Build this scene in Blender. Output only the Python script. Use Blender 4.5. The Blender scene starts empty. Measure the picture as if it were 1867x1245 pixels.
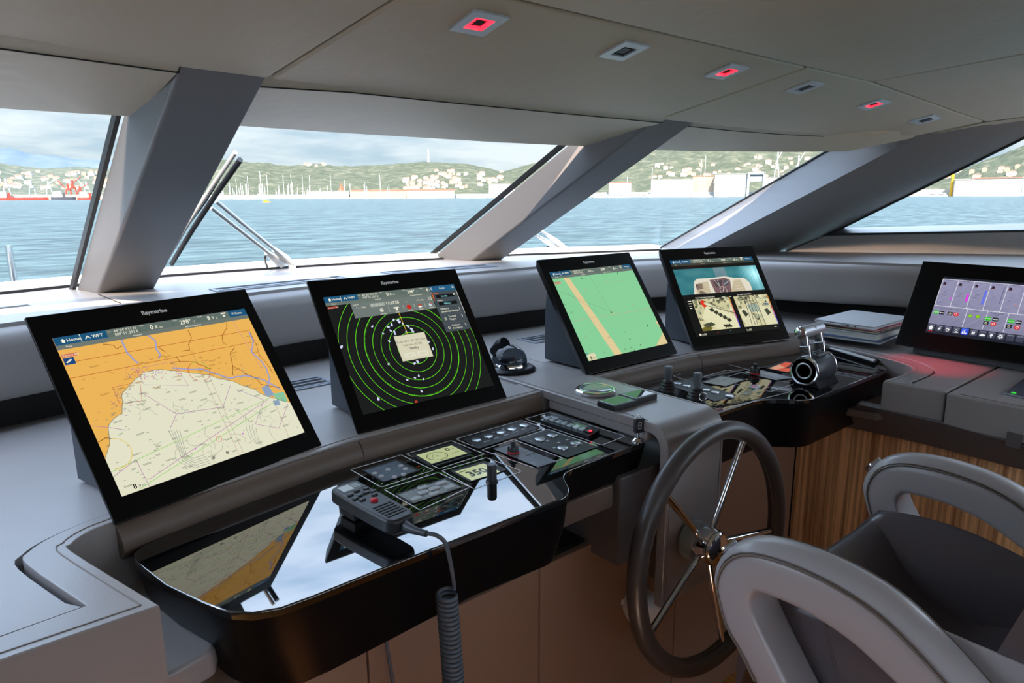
import bpy, bmesh, math, random
from mathutils import Vector, Matrix, noise
R = math.radians
random.seed(7)
SC = bpy.context.scene
COL = SC.collection
# ------------------------------------------------------------------ camera (boat axes: X starboard, Y forward, Z up)
F_PX, PITCH, ROLL, YAW = 1249.0, R(12.0), R(-0.247), R(40)
CAM = Vector((-1.248, 0.0, 1.62))
def ray(px, py):
    a, b = px-933.5, py-622.5
    cr, sr = math.cos(-ROLL), math.sin(-ROLL)
    x = (cr*a-sr*b)/F_PX; y = -(sr*a+cr*b)/F_PX
    c, s = math.cos(PITCH), math.sin(PITCH)
    d = (x, c+y*s, -s+y*c)
    return Vector((d[0]*math.cos(YAW)+d[1]*math.sin(YAW), -d[0]*math.sin(YAW)+d[1]*math.cos(YAW), d[2]))
def PX(px, py, x):
    r = ray(px, py); return CAM+r*((x-CAM.x)/r.x)
def PY(px, py, y):
    r = ray(px, py); return CAM+r*((y-CAM.y)/r.y)
def PZ(px, py, z):
    r = ray(px, py); return CAM+r*((z-CAM.z)/r.z)
def PP(px, py, p, n):
    r = ray(px, py); n = Vector(n); return CAM+r*(n.dot(Vector(p)-CAM)/n.dot(r))
def crop(pts, ox, oy, s):
    return [(ox+x/s, oy+y/s) for x, y in pts]
def xy(pts, z):
    return [tuple(PZ(p[0], p[1], z))[:2] for p in pts]
cam = bpy.data.cameras.new('camera'); cam_o = bpy.data.objects.new('camera', cam); COL.objects.link(cam_o)
cam.sensor_width = 36; cam.lens = F_PX/1867*36; cam.clip_end = 9000; cam.clip_start = .02
fw = Vector((math.sin(YAW)*math.cos(PITCH), math.cos(YAW)*math.cos(PITCH), -math.sin(PITCH)))
rt = Vector((math.cos(YAW), -math.sin(YAW), 0)); up = rt.cross(fw)
cr, sr = math.cos(ROLL), math.sin(ROLL)
rt2 = rt*cr+up*sr
up2 = up*cr-rt*sr
M = Matrix((rt2, up2, -fw)).transposed()
cam_o.matrix_world = Matrix.Translation(CAM) @ M.to_4x4()
SC.camera = cam_o
# ------------------------------------------------------------------ materials
def lin(c):
    return tuple(((v/255)/12.92 if v/255 <= .04045 else ((v/255+.055)/1.055)**2.4) for v in c)
MATS = {}
def mat(name, rgb=(128, 128, 128), rough=.5, metal=0, spec=.5, bump=None, var=None, emit=None, coat=0, trans=0, ior=1.5, alpha=1):
    m = bpy.data.materials.new(name); m.use_nodes = True
    nt = m.node_tree; b = nt.nodes['Principled BSDF']
    c = lin(rgb)
    b.inputs['Base Color'].default_value = (*c, 1); b.inputs['Roughness'].default_value = rough
    b.inputs['Metallic'].default_value = metal; b.inputs['Specular IOR Level'].default_value = spec
    b.inputs['Coat Weight'].default_value = coat; b.inputs['Coat Roughness'].default_value = .03
    b.inputs['Transmission Weight'].default_value = trans; b.inputs['IOR'].default_value = ior
    if emit:
        b.inputs['Emission Color'].default_value = (*lin(emit[0]), 1); b.inputs['Emission Strength'].default_value = emit[1]
    tc = nt.nodes.new('ShaderNodeTexCoord')
    if bump:
        n = nt.nodes.new('ShaderNodeTexNoise'); n.inputs['Scale'].default_value = bump[0]; n.inputs['Detail'].default_value = 4
        nt.links.new(tc.outputs['Object'], n.inputs['Vector'])
        bp = nt.nodes.new('ShaderNodeBump'); bp.inputs['Strength'].default_value = bump[1]; bp.inputs['Distance'].default_value = bump[2]
        nt.links.new(n.outputs['Fac'], bp.inputs['Height']); nt.links.new(bp.outputs['Normal'], b.inputs['Normal'])
    if var:
        n = nt.nodes.new('ShaderNodeTexNoise'); n.inputs['Scale'].default_value = var[0]; n.inputs['Detail'].default_value = 5
        nt.links.new(tc.outputs['Object'], n.inputs['Vector'])
        rp = nt.nodes.new('ShaderNodeValToRGB'); rp.color_ramp.elements[0].position = .3; rp.color_ramp.elements[1].position = .7
        rp.color_ramp.elements[0].color = (*[v*(1-var[1]) for v in c], 1); rp.color_ramp.elements[1].color = (*[min(1, v*(1+var[1])) for v in c], 1)
        nt.links.new(n.outputs['Fac'], rp.inputs['Fac']); nt.links.new(rp.outputs['Color'], b.inputs['Base Color'])
    MATS[name] = m
    return m
leather = mat('leather', (147, 142, 140), .36, spec=.7, bump=(420, .25, .0006), var=(3, .06))
leather_d = mat('leather_dark', (102, 88, 78), .45, bump=(420, .25, .0006), var=(3, .06))
leather_seat = mat('leather_seat', (176, 171, 172), .28, bump=(300, .2, .0006))
leather_seat_d = mat('leather_seat_dark', (92, 86, 90), .27, bump=(300, .2, .0006))
pillar_m = mat('pillar_leather', (104, 102, 102), .4, bump=(300, .15, .0004))
ceil_m = mat('ceiling_leather', (180, 170, 150), .5, bump=(26, .35, .004), var=(2.5, .04))
seam_m = mat('seam_dark', (22, 20, 18), .8)
stitch_m = mat('stitching', (128, 118, 110), .7)
black_gloss = mat('black_gloss', (7, 7, 8), .02, ior=2.3)
black_sat = mat('black_satin', (9, 10, 14), .34, spec=.18)
black_mat = mat('black_matte', (17, 18, 20), .55)
cord_m = mat('cord_grey', (84, 91, 99), .38)
black_rub = mat('black_rubber', (40, 43, 47), .42)
bezel_m = mat('bezel_black', (6, 6, 7), .3, spec=.22)
stand_m = mat('stand_metal', (52, 58, 64), .42)
steel = mat('brushed_steel', (176, 180, 184), .28, 1)
chrome = mat('chrome', (225, 225, 228), .06, 1)
alu = mat('silver_aluminium', (205, 208, 212), .38, .75)
lap_m = mat('laptop_silver', (214, 217, 221), .45, .15)
cab_m = mat('cupboard_leather', (146, 114, 92), .5, bump=(420, .25, .0006))
apron_m = mat('apron_leather', (98, 94, 95), .42, bump=(420, .25, .0006))
white_p = mat('white_plastic', (225, 228, 228), .4)
white_gel = mat('white_gelcoat', (235, 236, 234), .35)
grey_p = mat('grey_plastic', (95, 100, 106), .45)
lgrey_p = mat('light_grey_plastic', (180, 184, 186), .4)
grey_hub = mat('grey_hub', (150, 160, 162), .45)
line_w = mat('white_line', (235, 238, 240), .5)
red_p = mat('red_plastic', (205, 30, 45), .4)
red_led = mat('red_led', (120, 5, 10), .4, emit=((255, 20, 40), 1.6))
lcd_m = mat('lcd_green', (190, 200, 150), .3, emit=((196, 206, 150), .55))
gasket = mat('rubber_gasket', (12, 14, 15), .45)
rail_m = mat('stainless', (215, 218, 220), .22, 1)
def wood_mat(name, c0, c1, axis, rough=.4, sc=1.0):
    m = bpy.data.materials.new(name); m.use_nodes = True; nt = m.node_tree; b = nt.nodes['Principled BSDF']
    tc = nt.nodes.new('ShaderNodeTexCoord'); mp = nt.nodes.new('ShaderNodeMapping'); s = [70*sc, 70*sc, 70*sc]; s[axis] = 1.2*sc
    mp.inputs['Scale'].default_value = s; nt.links.new(tc.outputs['Object'], mp.inputs['Vector'])
    n = nt.nodes.new('ShaderNodeTexNoise'); n.inputs['Scale'].default_value = 1; n.inputs['Detail'].default_value = 5; n.inputs['Roughness'].default_value = .65
    nt.links.new(mp.outputs['Vector'], n.inputs['Vector'])
    rp = nt.nodes.new('ShaderNodeValToRGB'); e = rp.color_ramp.elements
    e[0].position = .36; e[0].color = (*lin(c0), 1); e[1].position = .62; e[1].color = (*lin(c1), 1)
    nt.links.new(n.outputs['Fac'], rp.inputs['Fac']); nt.links.new(rp.outputs['Color'], b.inputs['Base Color']); b.inputs['Roughness'].default_value = rough
    return m
wood = wood_mat('zebrano_wood', (160, 108, 68), (252, 202, 144), 2)
wood_fl = wood_mat('wood_floor', (150, 96, 44), (204, 140, 74), 1)
def glass_mat(name, tint, refl=1.0):
    m = bpy.data.materials.new(name); m.use_nodes = True; nt = m.node_tree; nt.nodes.clear()
    o = nt.nodes.new('ShaderNodeOutputMaterial'); mx = nt.nodes.new('ShaderNodeMixShader'); t = nt.nodes.new('ShaderNodeBsdfTransparent')
    g = nt.nodes.new('ShaderNodeBsdfGlossy'); g.inputs['Roughness'].default_value = 0
    t.inputs['Color'].default_value = (*tint, 1)
    f = nt.nodes.new('ShaderNodeFresnel'); f.inputs['IOR'].default_value = 1.45
    ge = nt.nodes.new('ShaderNodeNewGeometry'); mr = nt.nodes.new('ShaderNodeMapRange'); mr.inputs['To Min'].default_value = 1.45; mr.inputs['To Max'].default_value = 1/1.45
    nt.links.new(ge.outputs['Backfacing'], mr.inputs['Value']); nt.links.new(mr.outputs['Result'], f.inputs['IOR'])
    mu = nt.nodes.new('ShaderNodeMath'); mu.operation = 'MULTIPLY'; mu.inputs[1].default_value = refl
    nt.links.new(f.outputs[0], mu.inputs[0]); nt.links.new(mu.outputs[0], mx.inputs[0]); nt.links.new(t.outputs[0], mx.inputs[1]); nt.links.new(g.outputs[0], mx.inputs[2])
    nt.links.new(mx.outputs[0], o.inputs['Surface'])
    return m
pane_m = glass_mat('windscreen_glass', (.33, .345, .345), .12)
clear_m = glass_mat('clear_plastic', (.9, .93, .95), 1.0)
dome_m = mat('dome_glass', (9, 11, 13), .03, spec=.8)
# screens and printed graphics: the colour each patch of a display gives off
def attr_mat(name, emit, rough, base=0.0):
    m = bpy.data.materials.new(name); m.use_nodes = True; nt = m.node_tree; b = nt.nodes['Principled BSDF']
    a = nt.nodes.new('ShaderNodeAttribute'); a.attribute_name = 'Col'
    if emit > 0:
        b.inputs['Base Color'].default_value = (.004, .004, .004, 1)
        nt.links.new(a.outputs['Color'], b.inputs['Emission Color']); b.inputs['Emission Strength'].default_value = emit
    else:
        nt.links.new(a.outputs['Color'], b.inputs['Base Color'])
    b.inputs['Roughness'].default_value = rough; b.inputs['Specular IOR Level'].default_value = .35
    return m
screen_m = attr_mat('screen_pixels', 1.0, .22)
print_m = attr_mat('printed_graphics', 0, .45)
# ------------------------------------------------------------------ object helpers
def link(name, me, parent=None):
    o = bpy.data.objects.new(name, me); COL.objects.link(o)
    if parent is not None: o.parent = parent
    return o
def tag(o, label, cat, group=None):
    o['label'] = label; o['category'] = cat
    if group: o['group'] = group
    return o
def thing(name, label, cat, loc=(0, 0, 0), rz=0, group=None):
    o = link(name, None); o.location = loc; o.rotation_euler = (0, 0, rz); o.empty_display_size = .05
    return tag(o, label, cat, group)
def struct(o):
    o['kind'] = 'structure'; return o
_BEV = [False]
def finish(bm, name, mats, parent=None, ang=35, flat=False):
    bmesh.ops.recalc_face_normals(bm, faces=bm.faces[:])
    a = R(ang)
    for f in bm.faces: f.smooth = not flat
    for e in bm.edges:
        if len(e.link_faces) == 2 and e.calc_face_angle(0) > a: e.smooth = False
    me = bpy.data.meshes.new(name); bm.to_mesh(me); bm.free()
    for m in (mats if isinstance(mats, (list, tuple)) else [mats]): me.materials.append(m)
    o = link(name, me, parent)
    if _BEV[0]:
        w_ = o.modifiers.new('normals', 'WEIGHTED_NORMAL'); w_.keep_sharp = True; w_.weight = 100
    _BEV[0] = False
    return o
def bev(bm, w, seg=3, ang=30, edges=None):
    a = R(ang)
    es = edges if edges is not None else [e for e in bm.edges if len(e.link_faces) == 2 and e.calc_face_angle(0) > a]
    _BEV[0] = True
    if es and w > 0: bmesh.ops.bevel(bm, geom=es, offset=w, segments=seg, profile=.5, affect='EDGES', clamp_overlap=True)
def NB(): return bmesh.new()
def add_box(bm, lo, hi, mt=None, mi=0):
    x0, y0, z0 = lo; x1, y1, z1 = hi
    vs = [Vector(p) for p in ((x0, y0, z0), (x1, y0, z0), (x1, y1, z0), (x0, y1, z0), (x0, y0, z1), (x1, y0, z1), (x1, y1, z1), (x0, y1, z1))]
    if mt: vs = [mt @ v for v in vs]
    v = [bm.verts.new(p) for p in vs]
    for q in ((0, 3, 2, 1), (4, 5, 6, 7), (0, 1, 5, 4), (1, 2, 6, 5), (2, 3, 7, 6), (3, 0, 4, 7)):
        bm.faces.new([v[i] for i in q]).material_index = mi
    return v
def add_hex(bm, b, t):
    v = [bm.verts.new(p) for p in list(b)+list(t)]
    n = len(b)
    bm.faces.new(v[:n][::-1]); bm.faces.new(v[n:])
    for i in range(n): bm.faces.new((v[i], v[(i+1) % n], v[n+(i+1) % n], v[n+i]))
def add_prism(bm, pts, z0, z1, mi=0, mt=None):
    f = mt or Matrix()
    b = [bm.verts.new(f @ Vector((p[0], p[1], z0))) for p in pts]; t = [bm.verts.new(f @ Vector((p[0], p[1], z1))) for p in pts]
    n = len(pts)
    fs = [bm.faces.new(b[::-1]), bm.faces.new(t)]
    for i in range(n): fs.append(bm.faces.new((b[i], b[(i+1) % n], t[(i+1) % n], t[i])))
    for q in fs: q.material_index = mi
    return b, t
def prism(name, pts, z0, z1, m, parent=None, bw=0, seg=3, mt=None, top_only=False):
    bm = NB(); b, t = add_prism(bm, pts, z0, z1, mt=mt)
    bmesh.ops.recalc_face_normals(bm, faces=bm.faces[:])
    if bw:
        if top_only:
            ts = set(t); bev(bm, bw, seg, edges=[e for e in bm.edges if e.verts[0] in ts and e.verts[1] in ts])
        else: bev(bm, bw, seg)
    return finish(bm, name, m, parent)
def box(name, lo, hi, m, parent=None, bw=0, seg=2, mt=None):
    bm = NB(); add_box(bm, lo, hi, mt)
    bmesh.ops.recalc_face_normals(bm, faces=bm.faces[:])
    if bw: bev(bm, bw, seg)
    return finish(bm, name, m, parent)
def frame_of(t, upv=Vector((0, 0, 1))):
    t = t.normalized()
    if abs(t.dot(upv)) > .98: upv = Vector((0, 1, 0))
    a = t.cross(upv).normalized(); return a, a.cross(t).normalized()
def add_tube(bm, path, r, n=10, closed=False, cap=True, mi=0):
    path = [Vector(p) for p in path]; N = len(path); rings = []
    rr = r if isinstance(r, (list, tuple)) else [r]*N
    a = b = None
    for i, p in enumerate(path):
        if closed: t = path[(i+1) % N]-path[i-1]
        else: t = path[min(i+1, N-1)]-path[max(i-1, 0)]
        if a is None: a, b = frame_of(t)
        else:
            t = t.normalized(); a = (a-t*a.dot(t)).normalized(); b = a.cross(t)
        rings.append([bm.verts.new(p+(a*math.cos(k*2*math.pi/n)+b*math.sin(k*2*math.pi/n))*rr[i]) for k in range(n)])
    for i in range(N if closed else N-1):
        q0, q1 = rings[i], rings[(i+1) % N]
        off = 0
        if closed and i == N-1:
            off = min(range(n), key=lambda o: (q0[0].co-q1[o].co).length)
        for k in range(n): bm.faces.new((q0[k], q0[(k+1) % n], q1[(k+1+off) % n], q1[(k+off) % n])).material_index = mi
    if cap and not closed:
        bm.faces.new(rings[0][::-1]).material_index = mi; bm.faces.new(rings[-1]).material_index = mi
def tube(name, path, r, m, parent=None, n=10, closed=False):
    bm = NB(); add_tube(bm, path, r, n, closed); return finish(bm, name, m, parent, 60)
def add_lathe(bm, prof, n=32, mt=None, mi=0):
    f = mt or Matrix(); rings = []
    for r, z in prof:
        rings.append([bm.verts.new(f @ Vector((r*math.cos(k*2*math.pi/n), r*math.sin(k*2*math.pi/n), z))) for k in range(n)] if r > 1e-6 else [bm.verts.new(f @ Vector((0, 0, z)))])
    for q0, q1 in zip(rings, rings[1:]):
        for k in range(n):
            k2 = (k+1) % n
            if len(q0) == 1 and len(q1) == 1: continue
            if len(q0) == 1: fa = (q0[0], q1[k2], q1[k])
            elif len(q1) == 1: fa = (q0[k], q0[k2], q1[0])
            else: fa = (q0[k], q0[k2], q1[k2], q1[k])
            bm.faces.new(fa).material_index = mi
    for q in (rings[0], rings[-1]):
        if len(q) > 1:
            try: bm.faces.new(q).material_index = mi
            except ValueError: pass
def lathe(name, prof, m, parent=None, n=32, mt=None, ang=35):
    bm = NB(); add_lathe(bm, prof, n, mt); return finish(bm, name, m, parent, ang)
def along(p, d, roll=None):
    z = Vector(d).normalized(); x = (Vector(roll) if roll else (Vector((0, 0, 1)) if abs(z.z) < .9 else Vector((1, 0, 0))))
    x = (x-z*x.dot(z)).normalized(); y = z.cross(x)
    return Matrix.Translation(Vector(p)) @ Matrix((x, y, z)).transposed().to_4x4()
def spline(pts, n=8, closed=False):
    pts = [Vector(p) for p in pts]; N = len(pts); out = []
    for i in range(N if closed else N-1):
        g = lambda j: pts[j % N] if closed else pts[max(0, min(N-1, j))]
        p0, p1, p2, p3 = g(i-1), g(i), g(i+1), g(i+2)
        for k in range(n):
            t = k/n
            out.append(.5*((2*p1)+(p2-p0)*t+(2*p0-5*p1+4*p2-p3)*t*t+(3*p1-p0-3*p2+p3)*t**3))
    if not closed: out.append(pts[-1])
    return out
def round_poly(pts, rad, seg=5):
    # fillet the corners of a 2-D polygon; rad is one number or a list
    out = []; n = len(pts)
    for i in range(n):
        p = Vector(pts[i][:2]); a = Vector(pts[i-1][:2]); b = Vector(pts[(i+1) % n][:2]); r = rad[i] if isinstance(rad, (list, tuple)) else rad
        u, v = (a-p), (b-p); la, lb = u.length, v.length
        if r <= 0 or la < 1e-6 or lb < 1e-6: out.append(tuple(p)); continue
        d = min(r, la*.48, lb*.48); s, e = p+u/la*d, p+v/lb*d
        for k in range(seg+1):
            t = k/seg; q = s*(1-t)**2+p*2*t*(1-t)+e*t*t; out.append(tuple(q))
    return out
def sweep_xy(bm, path, prof, closed=False, mi=0):
    # path of XY points, profile of (offset to the left of travel, z); closed profile
    path = [Vector(p[:2]) for p in path]; N = len(path); rings = []
    for i, p in enumerate(path):
        t0 = (path[i]-path[i-1]).normalized() if i > 0 else None
        t1 = (path[i+1]-path[i]).normalized() if i < N-1 else None
        t = ((t0 or t1)+(t1 or t0)).normalized(); nrm = Vector((-t.y, t.x))
        k = 1/max(.5, nrm.dot(Vector((-(t1 or t0).y, (t1 or t0).x))))
        rings.append([bm.verts.new((p.x+nrm.x*o*k, p.y+nrm.y*o*k, z)) for o, z in prof])
    m = len(prof)
    for q0, q1 in zip(rings, rings[1:]):
        for k in range(m): bm.faces.new((q0[k], q0[(k+1) % m], q1[(k+1) % m], q1[k])).material_index = mi
    bm.faces.new(rings[0][::-1]).material_index = mi; bm.faces.new(rings[-1]).material_index = mi
def quad_slab(name, pts, th, m, parent=None, bw=.004, direction=None):
    # thick panel whose visible face is the polygon pts
    pts = [Vector(p) for p in pts]
    n = (pts[1]-pts[0]).cross(pts[-1]-pts[0]).normalized()
    d = Vector(direction).normalized() if direction else n
    bm = NB(); add_hex(bm, pts, [p+d*th for p in pts]); bmesh.ops.recalc_face_normals(bm, faces=bm.faces[:])
    if bw: bev(bm, bw, 3)
    return finish(bm, name, m, parent)
def copy_tree(o, parent=None):
    c = o.copy(); COL.objects.link(c)
    if parent is not None: c.parent = parent
    for ch in list(o.children): copy_tree(ch, c)
    return c
# ------------------------------------------------------------------ text and flat graphics
_tx = {}
def text_polys(s, bold=0.0):
    k = (s, bold)
    if k not in _tx:
        cu = bpy.data.curves.new('t', 'FONT'); cu.body = s; cu.resolution_u = 2; cu.offset = bold; cu.fill_mode = 'FRONT'
        o = bpy.data.objects.new('t', cu); COL.objects.link(o)
        dg = bpy.context.evaluated_depsgraph_get(); dg.update()
        me = bpy.data.meshes.new_from_object(o.evaluated_get(dg))
        pol = [[(me.vertices[i].co.x, me.vertices[i].co.y) for i in p.vertices] for p in me.polygons]
        bpy.data.objects.remove(o); bpy.data.meshes.remove(me); bpy.data.curves.remove(cu)
        xs = [q[0] for p in pol for q in p] or [0]
        _tx[k] = (pol, min(xs), max(xs))
    return _tx[k]
class Canvas:
    """Flat artwork of a display or a printed panel, in millimetres from its top left corner."""
    def __init__(s, w, h): s.w, s.h, s.P, s.layer = w, h, [], 0
    def up(s): s.layer += 1; return s
    def poly(s, pts, c, clip=True):
        if clip:
            for ax, lim, sg in ((0, 0, 1), (0, s.w, -1), (1, 0, 1), (1, s.h, -1)):
                o = []
                for i in range(len(pts)):
                    a, b = pts[i-1], pts[i]; da, db = (a[ax]-lim)*sg, (b[ax]-lim)*sg
                    if (da >= 0) != (db >= 0):
                        t = da/(da-db); o.append((a[0]+(b[0]-a[0])*t, a[1]+(b[1]-a[1])*t))
                    if db >= 0: o.append(b)
                pts = o
                if len(pts) < 3: return
        s.P.append((pts, c, s.layer))
    def rect(s, x, y, w, h, c): s.poly([(x, y), (x+w, y), (x+w, y+h), (x, y+h)], c)
    def line(s, pts, w, c):
        for (x0, y0), (x1, y1) in zip(pts, pts[1:]):
            dx, dy = x1-x0, y1-y0; L = math.hypot(dx, dy)
            if L < 1e-6: continue
            ux, uy = dx/L*w*.3, dy/L*w*.3; nx, ny = -dy/L*w/2, dx/L*w/2
            s.poly([(x0-ux+nx, y0-uy+ny), (x1+ux+nx, y1+uy+ny), (x1+ux-nx, y1+uy-ny), (x0-ux-nx, y0-uy-ny)], c)
    def ring(s, cx, cy, r, w, c, a0=0, a1=360, n=72):
        m = max(6, int(n*(a1-a0)/360))
        for i in range(m):
            a, b = R(a0+(a1-a0)*i/m), R(a0+(a1-a0)*(i+1)/m)
            s.poly([(cx+(r-w/2)*math.cos(a), cy+(r-w/2)*math.sin(a)), (cx+(r+w/2)*math.cos(a), cy+(r+w/2)*math.sin(a)),
                    (cx+(r+w/2)*math.cos(b), cy+(r+w/2)*math.sin(b)), (cx+(r-w/2)*math.cos(b), cy+(r-w/2)*math.sin(b))], c)
    def disc(s, cx, cy, r, c, n=20, sy=1): s.poly([(cx+r*math.cos(2*math.pi*i/n), cy+sy*r*math.sin(2*math.pi*i/n)) for i in range(n)], c)
    def text(s, x, y, size, t, c, al='l', bold=0.0, rot=0):
        pol, x0, x1 = text_polys(t, bold); k = size/.73
        ox = {'l': -x0, 'c': -(x0+x1)/2, 'r': -x1}[al]; ca, sa = math.cos(R(rot)), math.sin(R(rot))
        for p in pol:
            q = [((a+ox)*k, -b*k) for a, b in p]
            s.P.append(([(x+a*ca-b*sa, y+a*sa+b*ca) for a, b in q], c, s.layer))
    def build(s, name, mt, m, parent=None, gap=.00005):
        # mt maps (mm right, mm up, height in m) with the origin at the artwork's top left corner
        bm = NB(); cl = bm.loops.layers.float_color.new('Col')
        for pts, c, l in s.P:
            try: f = bm.faces.new([bm.verts.new(mt @ Vector((p[0]/1000, -p[1]/1000, .0002+l*gap))) for p in pts])
            except ValueError: continue
            q = (*lin(c), 1)
            for lp in f.loops: lp[cl] = q
        me = bpy.data.meshes.new(name); bm.to_mesh(me); bm.free(); me.materials.append(m)
        return link(name, me, parent)
# ================================================================== THE SETTING
Z_LEDGE, Z_SHELF, Z_COL, Z_CON = 1.35, 1.10, 1.105, 1.06
struct(box('floor', (-3.2, -3.2, -.06), (3.0, 2.3, 0), wood_fl))
# ---- ceiling: a slightly rising overhead clad in panels with dark seams
LP0, LPN = Vector((0, 1.41, 1.85)), Vector((0, .1, .435)).normalized()      # panel row with the spot lights
AP0, APN = Vector((0, .975, 1.95)), Vector((0, .024, .38)).normalized()     # panel row behind it
def LP(px, py): return PP(px, py, LP0, LPN)
def AP(px, py): return PP(px, py, AP0, APN)
def onL(x, y): return Vector((x, y, 1.85+(1.41-y)*.1/.435))
def onA(x, y): return Vector((x, y, 1.95+(.975-y)*.024/.38))
bm = NB(); uz = Vector((0, 0, .032)); uz2 = Vector((0, 0, .048))
q_ = [onL(-2.4, 1.40), onL(1.5, 1.40), onL(1.8, 1.16), onL(2.2, 1.0), onL(2.3, .975), onL(-2.4, .975)]; add_hex(bm, [p+uz for p in q_], [p+uz2 for p in q_])
q_ = [onA(-2.9, .975), onA(2.6, .975), onA(2.75, .87), onA(2.9, -.1), onA(2.9, -3), onA(-2.9, -3)]; add_hex(bm, [p+uz for p in q_], [p+uz2 for p in q_])
ceil_o = struct(finish(bm, 'ceiling', seam_m))
UPV = (0, 0, 1)
s1, s2 = -.66, .565      # fore-and-aft seams, where the pillars meet the overhead
g = .004
quad_slab('ceiling_panel', [onL(-2.4, 1.3), onL(-1.127, 1.357), onL(-.856, 1.405), onL(-.69-g, 1.413), onL(-.60-g, .979), onL(-2.4, .979)], .03, ceil_m, ceil_o, .006, UPV)
quad_slab('ceiling_panel', [onL(-.69+g, 1.413), onL(-.27, 1.425), onL(.533-g, 1.41), onL(.60-g, .979), onL(-.60+g, .979)], .03, ceil_m, ceil_o, .006, UPV)
# the starboard panels droop a little towards the side
FS = [Vector((.533+g, 1.41, 1.85)), PZ(1300, 228.5, 1.849), PZ(1420, 240, 1.848), PZ(1550, 246.5, 1.846), PZ(1675, 247.5, 1.842)]
AS = [Vector((.60+g, .979, 1.9491)), Vector((.985, .977, 1.9495)), PZ(1690, 187, 1.925), PZ(1745, 207, 1.905), PZ(1793, 222.5, 1.882)]
def ruled(name, top, low, th, par):
    bm = NB(); n = len(top); d = Vector((0, 0, th)); m_ = 5
    rows = [[bm.verts.new(top[i].lerp(low[i], j/m_)) for i in range(n)] for j in range(m_+1)]; up_ = [[bm.verts.new(v.co+d) for v in r] for r in rows]
    for j in range(m_):
        for i in range(n-1):
            bm.faces.new((rows[j][i], rows[j][i+1], rows[j+1][i+1], rows[j+1][i])); bm.faces.new((up_[j][i], up_[j][i+1], up_[j+1][i+1], up_[j+1][i]))
    for r, u in ((rows[0], up_[0]), (rows[-1], up_[-1])):
        for i in range(n-1): bm.faces.new((r[i], r[i+1], u[i+1], u[i]))
    for i in (0, n-1):
        for j in range(m_): bm.faces.new((rows[j][i], rows[j+1][i], up_[j+1][i], up_[j][i]))
    bmesh.ops.recalc_face_normals(bm, faces=bm.faces[:]); bev(bm, .006, 3, 50); return finish(bm, name, ceil_m, par, 50)
ruled('ceiling_panel', FS, AS, .03, ceil_o)
quad_slab('ceiling_panel', [onA(-2.9, .971), onA(.98, .971), onA(1.02, -3), onA(-2.9, -3)], .03, ceil_m, ceil_o, .006, UPV)
dn = Vector((0, -.008, .0005))
E_F = [AS[1]+dn, AS[2]+dn, AS[3]+dn, AS[4]+dn, PZ(1867, 212.5, 1.90), PZ(1960, 199, 1.915)]
E_A = [onA(1.025, -1.9), onA(1.5, -1.9), onA(1.9, -1.9), onA(2.2, -1.9), onA(2.6, -1.7), onA(2.9, -1.0)]
ruled('ceiling_panel', E_F, E_A, .03, ceil_o)
# ---- sloping header panels above the windows
def header(name, seam, low, zl=1.785, tuck=False):
    a = [(LP(*p) if len(p) < 3 else PZ(*p))+Vector((0, .003, -.008)) for p in seam]; b = [PZ(p[0], p[1], zl) for p in low]
    if tuck: a[0] = a[0]+Vector((-.01, .035, -.004))
    bm = NB(); n = len(a); d = Vector((0, -.10, .055))
    va, vb = [bm.verts.new(p) for p in a], [bm.verts.new(p) for p in b]
    va2, vb2 = [bm.verts.new(p+d) for p in a], [bm.verts.new(p+d) for p in b]
    for i in range(n-1):
        bm.faces.new((va[i], va[i+1], vb[i+1], vb[i])); bm.faces.new((va2[i], va2[i+1], vb2[i+1], vb2[i]))
        bm.faces.new((va[i], va[i+1], va2[i+1], va2[i])); bm.faces.new((vb[i], vb[i+1], vb2[i+1], vb2[i]))
    bm.faces.new((va[0], vb[0], vb2[0], va2[0])); bm.faces.new((va[-1], vb[-1], vb2[-1], va2[-1]))
    bmesh.ops.recalc_face_normals(bm, faces=bm.faces[:]); bev(bm, .006, 3, 50)
    o = struct(finish(bm, name, ceil_m, None, 65))
    bm = NB(); add_tube(bm, [p+Vector((0, -.002, .0035)) for p in a], .0034, 6); finish(bm, 'joint', seam_m, o)  # dark tube added to draw the shadow line of the gap
    return o
header('trim_1', [(-300, 32), (-150, 57), (0, 81), (160, 103), (326, 126)], [(-300, 178), (-150, 189), (0, 199), (110, 206), (250, 214)])
header('trim_2', [(474, 144), (640, 163), (800, 180), (1000, 200), (1207, 220)], [(422, 229.6), (590, 241), (740, 250), (905, 260), (1077, 268)], tuck=True)
header('trim_3', [(1255, 226.7, 1.85), (1330, 234.5, 1.849), (1420, 241.5, 1.848), (1540, 247.5, 1.846), (1664, 249, 1.842)], [(1160, 273.4), (1260, 276), (1350, 277), (1450, 278), (1545, 277)], 1.785)
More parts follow.
